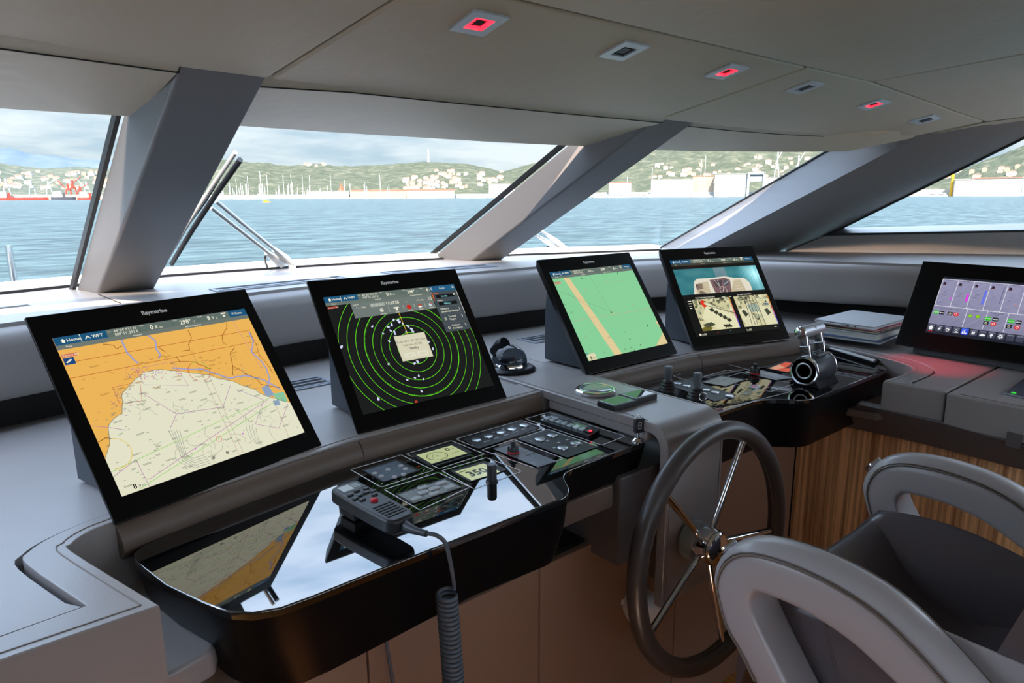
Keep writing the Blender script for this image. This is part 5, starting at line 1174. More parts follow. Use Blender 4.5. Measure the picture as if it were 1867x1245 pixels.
# square recessed lamps in the panel row; the alternate ones glow red
lx = Vector((1, 0, 0)); ly = Vector((0, .435, -.1)).normalized()
from mathutils.bvhtree import BVHTree
bpy.context.view_layer.update()
CB = [BVHTree.FromPolygons([o.matrix_world @ v.co for v in o.data.vertices], [tuple(p.vertices) for p in o.data.polygons]) for o in ceil_o.children]
def lamp(label, px, py, on, grp):
    d_ = ray(px, py).normalized(); hits = [h for h in (t_.ray_cast(CAM, d_) for t_ in CB) if h[0] is not None]; h = min(hits, key=lambda h: h[3]); p = h[0]; n = h[1]
    if n.z > 0: n = -n
    ax = (Vector((1, 0, 0))-n*n.x).normalized(); ay = n.cross(ax)
    m = Matrix.Translation(p) @ Matrix((ax, ay, n)).transposed().to_4x4(); s = 1
    t = thing('ceiling_lamp', label, 'ceiling lamp', tuple(p), 0, grp)
    bm = NB(); O, I = .040, .0215
    for q in (((-O, -O), (O, -O), (I, -I), (-I, -I)), ((O, -O), (O, O), (I, I), (I, -I)), ((O, O), (-O, O), (-I, I), (I, I)), ((-O, O), (-O, -O), (-I, -I), (-I, I))):
        add_prism(bm, q, s*.0005, s*.005, mt=m)
    kid(finish(bm, 'frame', alu), t)
    kid(box('recess', (-I, -I, s*.0003), (I, I, s*.0012), seam_m, None, 0, 1, m), t)
    if on:
        bm = NB(); J, K_ = .0215, .012
        for q in (((-J, -J), (J, -J), (K_, -K_), (-K_, -K_)), ((J, -J), (J, J), (K_, K_), (K_, -K_)), ((J, J), (-J, J), (-K_, K_), (K_, K_)), ((-J, J), (-J, -J), (-K_, -K_), (-K_, K_))): add_prism(bm, q, s*.0013, s*.0022, mt=m)
        kid(finish(bm, 'red_light', red_led), t)
    else: kid(box('reflector', (-.0125, -.0125, s*.0013), (.0125, .0125, s*.0022), black_sat, None, 0, 1, m), t)
    return p
RL = []
for (px, py, on, lb) in ((873, 40, 1, 'red glowing square ceiling lamp at the port end of the row'), (1137, 91, 0, 'unlit square ceiling lamp, second in the row from port'), (1325, 129, 1, 'red glowing square ceiling lamp, third in the row from port'), (1468, 158, 0, 'unlit square ceiling lamp just past the starboard panel seam'), (1593, 189, 1, 'red glowing square ceiling lamp nearest the starboard end'), (1687, 217, 0, 'small unlit ceiling lamp at the starboard end of the row')):
    p = lamp(lb, px, py, on, 'square lamps in the overhead')
    if on: RL.append(p)
for p, en in zip(RL, (.12, .25, 9)):
    l = bpy.data.lights.new('red_lamp', 'SPOT'); l.energy = en; l.color = (1, .03, .07); l.spot_size = R(24); l.spot_blend = .8; l.shadow_soft_size = .01
    o = bpy.data.objects.new('red_lamp', l); COL.objects.link(o); o.location = p+Vector((0, 0, -.012)); o.rotation_euler = ((PZ(1700, 664, 1.08)-p) if en > 1 else Vector((0, 0, -1))).to_track_quat('-Z', 'Y').to_euler()
# ================================================================== STEERING WHEEL
WC = Vector((.045, .814, .82)); tl = R(3.3); WNv = Vector((0, -math.cos(tl), math.sin(tl))); WR = .277
wheel_m = mat('wheel_leather', (72, 66, 64), .38, bump=(420, .2, .0005))
wh = thing('steering_wheel', 'leather rimmed steering wheel with five chrome spokes', 'steering wheel', tuple(WC))
WMx = along(WC, WNv, (1, 0, 0))
kid(tube('rim', [WMx @ Vector((WR*math.cos(k*math.pi/48), WR*math.sin(k*math.pi/48), 0)) for k in range(96)], .0215, wheel_m, None, 20, True), wh)
kid(tube('rim_seam', [WMx @ Vector(((WR-.0213)*math.cos(k*math.pi/48), (WR-.0213)*math.sin(k*math.pi/48), 0)) for k in range(96)], .0012, stitch_m, None, 5, True), wh)
for k in range(5):
    # angles measured on the photograph: one spoke up and to starboard
    a = R(90-16+72*k) ; d = Vector((math.cos(a), math.sin(a), 0))
    d = Vector((math.sin(R(27.5+72*k)), 0, math.cos(R(27.5+72*k)))); d = (d-WNv*d.dot(WNv)).normalized()
    kid(tube('spoke', [WC-WNv*.02+d*.03, WC+d*(WR-.012)-WNv*.002], .0082, chrome, None, 16), wh)
HB = along(WC-WNv*.062, WNv, (1, 0, 0))
kid(lathe('hub_collar', [(0, -.005), (.046, -.005), (.048, .0), (.048, .024), (.046, .028), (.04, .028)], grey_hub, None, 40, HB), wh)
kid(lathe('hub', [(.040, .024), (.042, .03), (.042, .066), (.038, .074), (.032, .078), (0, .080)], chrome, None, 40, HB), wh)
hl = thing('horn_lamp', 'white rounded fitting under the console behind the wheel', 'fitting', (.05, .98, .5)); hm = along((.015, .985, .585), (-.35, -1, -.1)) @ Matrix.Scale(.78, 4)
kid(lathe('housing', [(0, -.06), (.055, -.05), (.062, -.02), (.060, .01), (.050, .028), (.03, .038), (0, .040)], white_p, None, 32, hm), hl); kid(tube('bracket', [hm @ Vector((0, 0, -.055)), Vector((-.02, 1.04, .60))], .012, white_p, None, 10), hl)
# ================================================================== HELM CHAIR
ch = thing('helm_chair', 'grey leather helm armchair turned to the steering wheel', 'chair', (.045, .25, 0))
def resample(pts, n, closed=True):
    P = [Vector(p) for p in pts]; P2 = P+[P[0]] if closed else P; L = [0]
    for a, b in zip(P2, P2[1:]): L.append(L[-1]+(b-a).length)
    out = []; j = 0
    for k in range(n):
        s = L[-1]*k/n if closed else L[-1]*k/(n-1)
        while j < len(L)-2 and L[j+1] < s: j += 1
        t = (s-L[j])/max(1e-9, L[j+1]-L[j]); out.append(P2[j].lerp(P2[j+1], t))
    return out
ARM_OUT = [(.560, 1.048), (.585, 1.030), (.603, 1.005), (.614, .972), (.610, .945), (.592, .895), (.560, .860), (.515, .800), (.450, .735), (.37, .69), (.25, .67), (.10, .68), (.04, .72), (.03, .79), (.06, .85), (.12, .905), (.20, .965), (.26, 1.01), (.32, 1.045), (.38, 1.062), (.45, 1.068), (.52, 1.062)]
ARM_IN = [(.522, .978), (.528, .970), (.531, .958), (.525, .938), (.508, .912), (.484, .880), (.455, .842), (.42, .80), (.37, .762), (.29, .742), (.20, .745), (.15, .765), (.135, .80), (.15, .835), (.19, .875), (.24, .905), (.285, .93), (.33, .953), (.37, .970), (.42, .981), (.46, .984), (.50, .982)]
def arm(x0, x1, outer_low=True):
    n = 72
    so = resample([(0, *p) for p in spline([Vector((0, *p)) for p in ARM_OUT], 6, True) and [(q.y, q.z) for q in spline([Vector((0, *p)) for p in ARM_OUT], 6, True)]], n)
    si = resample([(0, q.y, q.z) for q in spline([Vector((0, *p)) for p in ARM_IN], 6, True)], n)
    # match starting points by angle
    bm = NB(); rings = []
    for k in range(n):
        o = so[k]; i = min(si, key=lambda q: 0) if False else si[k]
        w_ = (o-i).length; r = min(.034, w_*.42); X0, X1 = x0, x1; ring = []
        prof = []
        for (cs, cxs, a0) in ((1, X0+r, 180), (1, X1-r, 90), (0, X1-.012, 0), (0, X0+.012, -90)):
            rr = r if cs else .012
            for q in range(6):
                a = R(a0-q*18); c0 = 1-rr/w_ if cs else rr/w_
                prof.append((cxs+rr*math.cos(a), c0+rr/w_*math.sin(a)))
        for X, s in prof:
            p = i.lerp(o, s); ring.append(bm.verts.new((X, p.y, p.z)))
        rings.append(ring)
    m = len(rings[0])
    for k in range(n):
        q0, q1 = rings[k], rings[(k+1) % n]
        for j in range(m): bm.faces.new((q0[j], q0[(j+1) % m], q1[(j+1) % m], q1[j]))
    o = kid(finish(bm, 'armrest', leather_seat, None, 70), ch)
    for xx, sx in ((x0, -1), (x1, 1)):
        pp = [Vector((xx+sx*.0012-sx*.010, si[k].lerp(so[k], .80).y, si[k].lerp(so[k], .80).z)) for k in list(range(52, 72))+list(range(0, 14))]
        for dd in (0, .004):
            q = kid(tube('piping', [p+Vector((sx*(.0085-dd*.4), dd*.2, dd)) for p in pp], .0016, leather_d if dd else stitch_m, None, 6), o)
    # steel trim ring on the nose of the armrest
    kid(lathe('nose_trim', [(.020, -.004), (.022, 0), (.020, .004), (.016, .004), (.016, -.004), (.020, -.004)], chrome, None, 28, along(((x0+x1)/2, .603, 1.012), (0, .8, .6))), o)
    return o
arm(-.290, -.205); arm(.300, .385)
def pillow(name, lo, hi, bulge, m, rot=None, pivot=None, bw=.03, parent=ch):
    bm = NB(); nx, ny = 12, 12; x0, y0, z0 = lo; x1, y1, z1 = hi
    add_box(bm, lo, hi); bmesh.ops.recalc_face_normals(bm, faces=bm.faces[:]); bev(bm, bw, 5, 30)
    if rot:
        mt_ = Matrix.Translation(pivot) @ Matrix.Rotation(rot, 4, 'X') @ Matrix.Translation(-Vector(pivot)); bm.transform(mt_)
    return kid(finish(bm, name, m, None, 60), parent)
def grid_surf(name, fn, nu, nv, th, m, parent):
    # upholstered shell: fn(u, v) gives the outer surface, thickened downwards
    bm = NB(); g = [[bm.verts.new(fn(i/nu, j/nv)) for j in range(nv+1)] for i in range(nu+1)]; d = Vector(th); h = [[bm.verts.new(g[i][j].co+d) for j in range(nv+1)] for i in range(nu+1)]
    for i in range(nu):
        for j in range(nv): bm.faces.new((g[i][j], g[i+1][j], g[i+1][j+1], g[i][j+1])); bm.faces.new((h[i][j], h[i][j+1], h[i+1][j+1], h[i+1][j]))
    for i in range(nu): bm.faces.new((g[i][0], h[i][0], h[i+1][0], g[i+1][0])); bm.faces.new((g[i][nv], g[i+1][nv], h[i+1][nv], h[i][nv]))
    for j in range(nv): bm.faces.new((g[0][j], g[0][j+1], h[0][j+1], h[0][j])); bm.faces.new((g[nu][j], h[nu][j], h[nu][j+1], g[nu][j+1]))
    bmesh.ops.recalc_face_normals(bm, faces=bm.faces[:]); return kid(finish(bm, name, m, None, 60), parent)
# seat: cushion high along the front edge, falling to a hollow; side bolsters rise beside it
def seat_fn(u, v):
    x = -.195+.48*u; s = abs(2*u-1); y = .60-.50*v
    k = min(1, v/.09); f = math.exp(-((max(0, v-.11))/.20)**2)
    z = .795+.135*f*(1-.10*s*s)*math.sin(k*math.pi/2)**.6+.02*s**3+(-.05*(1-k))
    if v > .55: z += .02*math.sin((v-.55)/.45*math.pi)
    return Vector((x, y, z))
grid_surf('seat', seat_fn, 30, 36, (0, 0, -.12), leather_seat_d, ch)
def bol_fn(side):
    def f(u, v):
        # u: inner foot to outer edge, v: front to back
        xi, xo = .175+.05*v, .297; y = .578-.49*v; k = min(1, v/.08)**.5
        x = xi+(xo-xi)*u; ridge = .922+.035*math.sin(math.pi*min(1, v*1.25+.12)); foot = .918-.16*min(1, v*1.8)
        t = math.sin(min(1, u*1.35)*math.pi/2)**.8
        z = foot+(ridge-foot)*t-.035*max(0, (u-.74)/.26)**2-.03*(1-k)
        return Vector(((x if side > 0 else .09-x), y, z))
    return f
grid_surf('side_bolster', bol_fn(1), 16, 28, (0, 0, -.10), leather_seat_d, ch); grid_surf('side_bolster', bol_fn(-1), 16, 28, (0, 0, -.10), leather_seat_d, ch)
bs = bol_fn(1); kid(tube('bolster_seam', [bs(0, j/28)+Vector((-.001, 0, .0015)) for j in range(1, 27)], .0018, leather_seat_d, None, 6), ch)
def back_fn(u, v):
    x = -.20+.49*u; s = abs(2*u-1); z = .84+.62*v; y = .185-.17*v-.035*math.sin(math.pi*v)*(1-s)+.07*s**3
    y += .03*math.exp(-((v-.12)/.12)**2)*(1-s*s)
    return Vector((x, y, z))
grid_surf('backrest', back_fn, 24, 24, (0, -.09, 0), leather_seat_d, ch)
kid(box('seat_pan', (-.19, .08, .60), (.28, .50, .68), leather_seat, None, .03, 4), ch)
kid(poly_extrude_x('side_panel', [(.463, 1.0), (.10, 1.0), (.10, .64), (.34, .64)], -.2035, -.196, leather_seat, None, .003, 2), ch)
kid(tube('panel_piping', [(-.2045, .463, .99), (-.2045, .40, .81), (-.2045, .34, .645)], .004, leather_seat_d, None, 8), ch)
kid(lathe('pedestal', [(.20, 0), (.20, .02), (.08, .05), (.06, .10), (.06, .66), (0, .66)], steel, None, 32, Matrix.Translation((.045, .30, .0005))), ch)
# ================================================================== OUTSIDE
SEA = -2.2
def at(px, d, z=SEA):
    r = ray(px, 357.0); h = Vector((r.x, r.y)).normalized(); return Vector((CAM.x+h.x*d, CAM.y+h.y*d, z))
def z_at(px, py, d):
    r = ray(px, py); return CAM.z+r.z*d/Vector((r.x, r.y)).length
def mpx(d): return d/1262.0
# ---- sea
m = bpy.data.materials.new('sea_water'); m.use_nodes = True; nt = m.node_tree; b = nt.nodes['Principled BSDF']
b.inputs['Roughness'].default_value = .25; b.inputs['IOR'].default_value = 1.15
tc = nt.nodes.new('ShaderNodeTexCoord'); mp1 = nt.nodes.new('ShaderNodeMapping'); mp1.inputs['Rotation'].default_value = (0, 0, R(25)); mp1.inputs['Scale'].default_value = (.8, 2.0, 1)
nt.links.new(tc.outputs['Object'], mp1.inputs['Vector'])
n1 = nt.nodes.new('ShaderNodeTexNoise'); n1.inputs['Scale'].default_value = .30; n1.inputs['Detail'].default_value = 6; n1.inputs['Roughness'].default_value = .62
n2 = nt.nodes.new('ShaderNodeTexNoise'); n2.inputs['Scale'].default_value = .035; n2.inputs['Detail'].default_value = 3
nt.links.new(mp1.outputs['Vector'], n1.inputs['Vector']); nt.links.new(mp1.outputs['Vector'], n2.inputs['Vector'])
ad = nt.nodes.new('ShaderNodeMath'); ad.operation = 'MULTIPLY_ADD'; ad.inputs[1].default_value = 2.0; nt.links.new(n2.outputs['Fac'], ad.inputs[0]); nt.links.new(n1.outputs['Fac'], ad.inputs[2])
bp = nt.nodes.new('ShaderNodeBump'); bp.inputs['Strength'].default_value = 1.0; bp.inputs['Distance'].default_value = 1.1
nt.links.new(ad.outputs[0], bp.inputs['Height']); nt.links.new(bp.outputs['Normal'], b.inputs['Normal'])
rp = nt.nodes.new('ShaderNodeValToRGB'); e = rp.color_ramp.elements; e[0].position = .38; e[0].color = (*lin((34, 62, 66)), 1); e[1].position = .66; e[1].color = (*lin((92, 116, 116)), 1)  # light and dark wave facets mixed into the water colour by noise
nt.links.new(n1.outputs['Fac'], rp.inputs['Fac']); nt.links.new(rp.outputs['Color'], b.inputs['Base Color'])
bm = NB(); q = [bm.verts.new(p) for p in ((-7000, -3000, SEA), (9000, -3000, SEA), (9000, 9000, SEA), (-7000, 9000, SEA))]; bm.faces.new(q)
so_ = finish(bm, 'sea', m); so_['kind'] = 'structure'
# ---- hills, with distance haze mixed into their colours
def hill_mat(name, c0, c1, c2, sc):
    m = bpy.data.materials.new(name); m.use_nodes = True; nt = m.node_tree; b = nt.nodes['Principled BSDF']; b.inputs['Roughness'].default_value = 1; b.inputs['Specular IOR Level'].default_value = 0
    tc = nt.nodes.new('ShaderNodeTexCoord'); n = nt.nodes.new('ShaderNodeTexNoise'); n.inputs['Scale'].default_value = sc; n.inputs['Detail'].default_value = 8; n.inputs['Roughness'].default_value = .7
    nt.links.new(tc.outputs['Object'], n.inputs['Vector']); rp = nt.nodes.new('ShaderNodeValToRGB'); e = rp.color_ramp.elements
    e[0].position = .36; e[0].color = (*lin(c0), 1); e[1].position = .66; e[1].color = (*lin(c2), 1); k = e.new(.52); k.color = (*lin(c1), 1)
    nt.links.new(n.outputs['Fac'], rp.inputs['Fac']); nt.links.new(rp.outputs['Color'], b.inputs['Base Color']); return m
HM1 = hill_mat('wooded_hill', (76, 82, 68), (90, 94, 78), (120, 116, 98), .035)
HM2 = hill_mat('far_mountain', (92, 108, 122), (100, 114, 126), (112, 122, 128), .002)  # blue of the distance haze put into the mountain's colour
HM3 = hill_mat('built_up_hill', (84, 94, 82), (100, 104, 92), (136, 130, 114), .035)
HILLS = {}
def hill(name, label, ridge, d0, d1, m, cols=110, rows=16, amp=1.0):
    xs = [p[0] for p in ridge]
    def ry(x):
        for (a, ya), (b_, yb) in zip(ridge, ridge[1:]):
            if a <= x <= b_: return ya+(yb-ya)*(x-a)/(b_-a)
        return ridge[-1][1]
    def hz(x, t):
        d = d0+(d1-d0)*t; zr = z_at(x, ry(x), d1)-SEA; s = t*t*(3-2*t)
        nz_ = noise.fractal(Vector((x*.02, t*3, d0*.01)), 1.0, 2.0, 5)
        return d, SEA-.5+zr*(.72*s+.28*t)+(zr*.09*nz_*math.sin(math.pi*t)**.5+mpx(d)*1.6*noise.noise(Vector((x*.22, t*9, 3)))*amp*min(1, t*6))
    bm = NB(); g = []
    for i in range(cols+1):
        x = xs[0]+(xs[-1]-xs[0])*i/cols; row = []
        for j in range(rows+1):
            d, z = hz(x, j/rows); row.append(bm.verts.new(at(x, d, z)))
        row.append(bm.verts.new(at(x, d1*1.25, SEA-1))); g.append(row)
    for a, b_ in zip(g, g[1:]):
        for j in range(len(a)-1): bm.faces.new((a[j], b_[j], b_[j+1], a[j+1]))
    o = finish(bm, name, m, None, 60); tag(o, label, 'hill'); HILLS[label] = hz; return hz
hill('mountain', 'far mountain tinted blue for haze, behind the port, left of the pillar', [(-260, 292), (-120, 284), (0, 274), (31, 270), (65, 281), (113, 285), (154, 291), (192, 291), (300, 300), (430, 296), (520, 306)], 5200, 6500, HM2, 80, 8, .3)
hl1 = hill('hill', 'built up hillside above the cargo port, left of the pillar', [(-260, 300), (-60, 292), (0, 296), (34, 301), (86, 307), (150, 304), (230, 309), (330, 312), (400, 335), (440, 354)], 1750, 2600, HM3)
hl2 = hill('hill', 'long wooded hill behind the marina, in the middle window', [(226, 356), (250, 335), (290, 312), (330, 298), (409, 290), (464, 296), (500, 299), (533, 303), (584, 298), (613, 303), (690, 301), (744, 298), (773, 294), (810, 297), (850, 298), (890, 306), (925, 316), (960, 330), (1010, 350)], 1500, 2300, HM1)
hl3 = hill('hill', 'green hill with terraces seen through the right front window', [(850, 350), (880, 330), (900, 318), (941, 306), (975, 297), (1030, 292), (1110, 284), (1180, 276), (1260, 266), (1360, 258), (1460, 262), (1540, 285), (1600, 320), (1640, 345)], 1500, 2200, HM1)
hl4 = hill('hill', 'green slope seen through the starboard side window', [(1560, 345), (1660, 338), (1729, 323), (1757, 305), (1789, 291), (1829, 276), (1867, 259), (1960, 235), (2100, 225)], 1500, 2100, HM1)
# ---- buildings
wall_c = [mat('house_cream', (176, 168, 152), .9), mat('house_white', (184, 182, 176), .9), mat('house_peach', (176, 156, 136), .9)]
roof_c = mat('terracotta_roof', (150, 112, 94), .9); grey_roof = mat('grey_roof', (150, 150, 146), .8); yard_w = mat('yard_white', (178, 182, 182), .8); steel_b = mat('crane_steel', (150, 160, 168), .7); red_paint = mat('ship_red', (176, 60, 48), .7); ship_w = mat('ship_white', (216, 216, 212), .7); ship_d = mat('ship_dark', (70, 74, 84), .7); yel = mat('buoy_yellow', (226, 166, 30), .6); mast_m = mat('mast_white', (216, 216, 212), .6)
def facing(p): return math.atan2(-(p.x-CAM.x), (p.y-CAM.y))
def house_proto(w, d, h, rh, wm, name='house', roof=True):
    t = link(name, None); bm = NB(); add_box(bm, (-w/2, -d/2, -8), (w/2, d/2, h)); bmesh.ops.recalc_face_normals(bm, faces=bm.faces[:]); finish(bm, 'walls', wm, t)
    bm = NB(); v = [bm.verts.new(p) for p in ((-w*.55, -d*.55, h), (w*.55, -d*.55, h), (w*.55, d*.55, h), (-w*.55, d*.55, h), (-w*.25, 0, h+rh), (w*.25, 0, h+rh))]
    for q in ((0, 1, 5, 4), (1, 2, 5), (2, 3, 4, 5), (3, 0, 4), (3, 2, 1, 0)): bm.faces.new([v[i] for i in q])
    bmesh.ops.recalc_face_normals(bm, faces=bm.faces[:]); finish(bm, 'roof', roof_c, t, flat=True)
    bm = NB()
    return t
protos = [house_proto(11, 8, 6, 1.8, wall_c[0]), house_proto(13, 9, 8, 2, wall_c[1]), house_proto(9, 8, 8, 1.6, wall_c[2])]
used = set()
def put_house(hz, px, py, label, grp, k, sc=1):
    best = min(range(0, 41), key=lambda i: abs((lambda dz: (z_at(px, py, dz[0])-dz[1]))(hz(px, i/40))/1)); d, z = hz(px, best/40)
    o = protos[k] if k not in used else copy_tree(protos[k]); used.add(k); p = at(px, d, z-1); o.location = p; o.rotation_euler = (0, 0, facing(p)+random.uniform(-.4, .4)); s = sc*random.uniform(.8, 1.25); o.scale = (s, s, s); tag(o, label, 'house', grp); return o
rnd = random.Random(4)
for k in range(80):
    x = rnd.uniform(738, 915); y = rnd.uniform(312, 345) if x > 790 else rnd.uniform(325, 347)
    put_house(hl2, x, y, 'small pale house on the slope at the right end of the wooded hill', 'houses on the slope behind the marina', rnd.choice((0, 1, 1, 2)))
for k in range(60): put_house(hl1, rnd.uniform(-40, 200), rnd.uniform(312, 345), 'small pale house on the hillside above the cargo port', 'houses above the cargo port', rnd.choice((0, 1, 2)))
for k in range(64):
    x = rnd.uniform(1190, 1495); put_house(hl3, x, rnd.uniform(288, 330) if x > 1300 else rnd.uniform(300, 335), 'small pale house on the green hill behind the shipyard', 'houses behind the shipyard', rnd.choice((0, 0, 1, 2)), .9)
for k in range(14): put_house(hl4, rnd.uniform(1720, 1900), rnd.uniform(305, 335), 'small house on the slope in the starboard window', 'houses on the starboard slope', rnd.choice((0, 1, 2)))
for k in range(9): put_house(hl2, 570+rnd.uniform(-12, 30), rnd.uniform(299, 304), 'small pale house on the crest of the wooded hill', 'houses on the hill crest', rnd.choice((0, 1, 2)), .8)
def block(name, label, cat, x0, x1, y0, y1, d, wm, rm=None, rh=0, depth=40, bands=0, bm_=None, group=None):
    """long building standing between pixel columns x0..x1 with its eaves at row y0, at distance d"""
    p = (at(x0, d)+at(x1, d))/2; w_ = (at(x1, d)-at(x0, d)).length; h = z_at((x0+x1)/2, y0, d)-SEA
    t = thing(name, label, cat, tuple(p), facing(p), group)
    o = box('walls', (-w_/2, -depth/2, -1), (w_/2, depth/2, h), wm, t)
    if rm: prism('roof', [(-w_/2-1, -depth/2-1), (w_/2+1, -depth/2-1), (w_/2+1, depth/2+1), (-w_/2-1, depth/2+1)], h, h+max(.6, rh), rm, t)
    for k in range(bands): box('band', (-w_/2, -depth/2-.3, h*(.15+.8*k/bands)), (w_/2, -depth/2, h*(.15+.8*k/bands)+h*.3/bands), bm_, t)
    return t
D_ = 1420
block('quay_building', 'long low building with a red roof behind the marina', 'building', 640, 740, 348, 352, D_, wall_c[2], roof_c, 2.2)
block('quay_building', 'long low pink building on the quay below the hillside houses', 'building', 742, 828, 347, 352, D_, wall_c[0], roof_c, 2.2)
block('quay_building', 'pale long quay building left of the red roofed ones', 'building', 560, 636, 349, 352, D_, wall_c[1], grey_roof, 1.2)
block('shed', 'small white boat shed with a blue door at the right end of the marina', 'shed', 892, 938, 336, 352, D_, yard_w, grey_roof, 1.0)
block('shed', 'white shed with grey bands in the shipyard', 'shed', 1187, 1262, 328, 352, D_, yard_w, grey_roof, 1, 40, 4, grey_roof)
block('shed', 'big grey hall left of the open shipyard frame', 'shed', 1302, 1362, 318, 352, D_, grey_roof, yard_w, 1, 50, 3, steel_b)
block('shed', 'low peach building between the two shipyard halls', 'shed', 1262, 1300, 322, 340, D_+40, wall_c[2], roof_c, 2)
block('shed', 'low white shed right of the open shipyard frame', 'shed', 1394, 1430, 324, 352, D_+20, yard_w, grey_roof, 1)
block('shed', 'pale quay house below the green hill, right front window', 'shed', 1110, 1150, 334, 350, D_, wall_c[1], roof_c, 2)
block('warehouse', 'long white warehouse in the starboard window', 'building', 1770, 1860, 326, 343, D_, yard_w, roof_c, 2.2)
block('warehouse', 'grey roofed warehouse left of the white one in the starboard window', 'building', 1738, 1772, 328, 343, D_, grey_roof, grey_roof, 1.5)
block('warehouse', 'warehouse at the right edge of the starboard window', 'building', 1862, 1940, 324, 342, D_, steel_b, yard_w, 1.5)
# open portal of the boat lift
t = thing('portal_frame', 'tall white open frame in front of the shipyard hall', 'frame', tuple(at(1377, D_-30)), facing(at(1377, D_)))
w_, h_ = 28*mpx(D_), z_at(1377, 314, D_)-SEA
box('post', (-w_/2, -3, -1), (-w_/2+4, 3, h_), yard_w, t); box('post', (w_/2-4, -3, -1), (w_/2, 3, h_), yard_w, t); box('beam', (-w_/2, -3, h_-5), (w_/2, 3, h_), yard_w, t); box('screen', (-w_/2+4, 2, h_*.62), (w_/2-4, 3, h_-5), steel_b, t)
# cranes and ships of the cargo port
def crane(px, ytop, m, label, d=1500):
    p = at(px, d); h = z_at(px, ytop, d)-SEA; t = thing('harbour_crane', label, 'crane', tuple(p), facing(p), 'cranes of the cargo port' if px < 300 else 'cranes of the shipyard')
    for s in (-1, 1): tube('leg', [(s*6, 0, -1), (s*3, 0, h*.55)], 1.0, m, t, 6)
    tube('mast', [(0, 0, h*.5), (0, 0, h*.85)], 1.4, m, t, 6); tube('jib', [(-4, 0, h*.62), (14*(1 if px % 2 else -1), 0, h)], .9, m, t, 6); box('cab', (-3, -3, h*.52), (3, 3, h*.62), m, t); return t
for px, yt, m_, lb in ((14, 318, steel_b, 'pale harbour crane at the far left of the port'), (60, 322, steel_b, 'pale grey harbour crane beside the long red ship'), (91, 324, yard_w, 'white harbour crane in the middle of the port'), (126, 330, red_paint, 'short red harbour crane, left of the tall red one'), (135, 322, red_paint, 'tall red harbour crane beside the white one'), (147, 335, red_paint, 'low red harbour crane near the pillar'), (160, 326, yard_w, 'white harbour crane nearest the pillar'), (1413, 262, yard_w, 'white crane jib above the shipyard'), (1451, 270, yard_w, 'white crane jib nearest the starboard pillar')): crane(px, yt, m_, lb)
p = at(1733, 1440); t = thing('harbour_crane', 'yellow crane by the grey warehouse in the starboard window', 'crane', tuple(p), facing(p)); h_ = z_at(1733, 314, 1440)-SEA; tube('mast', [(0, 0, -1), (0, 0, h_)], 2.2, yel, t, 6); tube('jib', [(0, 0, h_*.8), (-12, 0, h_)], 1.2, yel, t, 6)
def ship(label, x0, x1, d, hm, ht):
    p = (at(x0, d)+at(x1, d))/2; w_ = (at(x1, d)-at(x0, d)).length; t = thing('cargo_ship', label, 'ship', tuple(p), facing(p))
    prism('hull', [(-w_/2, 0), (-w_/2+6, -7), (w_/2-14, -7), (w_/2, 0), (w_/2-14, 7), (-w_/2+6, 7)], -.5, ht, hm, t); box('bridge', (-w_/2+5, -5, ht), (-w_/2+16, 5, ht+10), ship_w, t); box('funnel', (-w_/2+18, -2, ht), (-w_/2+22, 2, ht+8), hm, t)
    for k in range(3): box('hatch', (-w_/2+28+k*w_*.2, -4, ht), (-w_/2+26+(k+.85)*w_*.2, 4, ht+2), ship_w, t)
ship('long red hulled ship at the quay of the cargo port', -10, 88, 1470, red_paint, 4.5); ship('dark hulled ship near the red cranes', 92, 138, 1460, ship_d, 5); ship('smaller red ship beside the pillar', 140, 182, 1450, red_paint, 4)
block('quay', 'pale quay along the foot of the middle hill', 'quay', 330, 960, 354.5, 357, 1470, wall_c[1], None, 0, 30); block('quay', 'pale quay of the shipyard', 'quay', 1030, 1540, 350, 353, 1470, wall_c[1], None, 0, 30); block('quay', 'quay in the starboard window', 'quay', 1640, 1990, 344, 347, 1470, wall_c[0], None, 0, 30); block('quay', 'quay of the cargo port', 'quay', -200, 230, 355, 358, 1500, wall_c[0], None, 0, 30)
# marina: sailing boats with bare masts
sb = link('sailboat', None); prism('hull', [(-5.5, 0), (-4.5, -1.6), (2, -1.7), (6.5, 0), (2, 1.7), (-4.5, 1.6)], -.3, 1.3, ship_w, sb); box('cabin', (-2.5, -1, 1.3), (2, 1, 2.0), ship_w, sb); tube('mast', [(.6, 0, 1.2), (.6, 0, 17)], .26, mast_m, sb, 6); tube('boom', [(.6, 0, 3), (-4.2, 0, 3.1)], .2, mast_m, sb, 6)
pxs = sorted([rnd.uniform(404, 640) for k in range(62)]+[rnd.uniform(640, 720) for k in range(8)])
for k, px in enumerate(pxs):
    o = sb if k == 0 else copy_tree(sb); d = rnd.uniform(1290, 1400); o.location = at(px, d); o.rotation_euler = (0, 0, rnd.uniform(0, 6.28)); s = rnd.uniform(.7, 1.7) if k % 6 else rnd.uniform(2.0, 2.9); o.scale = (min(s, 1.5), min(s, 1.5), s)
    tag(o, 'white sailing boat with a bare mast moored in the marina', 'sailboat', 'sailing boats in the marina')
for px, yt, lb in ((1187, 305, 'tall masted sailing yacht left of the banded shed'), (1276, 290, 'tall white mast of a yacht behind the shipyard halls'), (1284, 284, 'tallest white mast behind the shipyard halls'), (1318, 322, 'sailing yacht moored in front of the big grey hall'), (1142, 322, 'sailing yacht moored by the pale quay house')):
    o = copy_tree(sb); d = 1330; o.location = at(px, d); s = (z_at(px, yt, d)-SEA)/17; o.scale = (1.6, 1.6, s); o.rotation_euler = (0, 0, px); tag(o, lb, 'sailboat')
    if 'group' in o: del o['group']
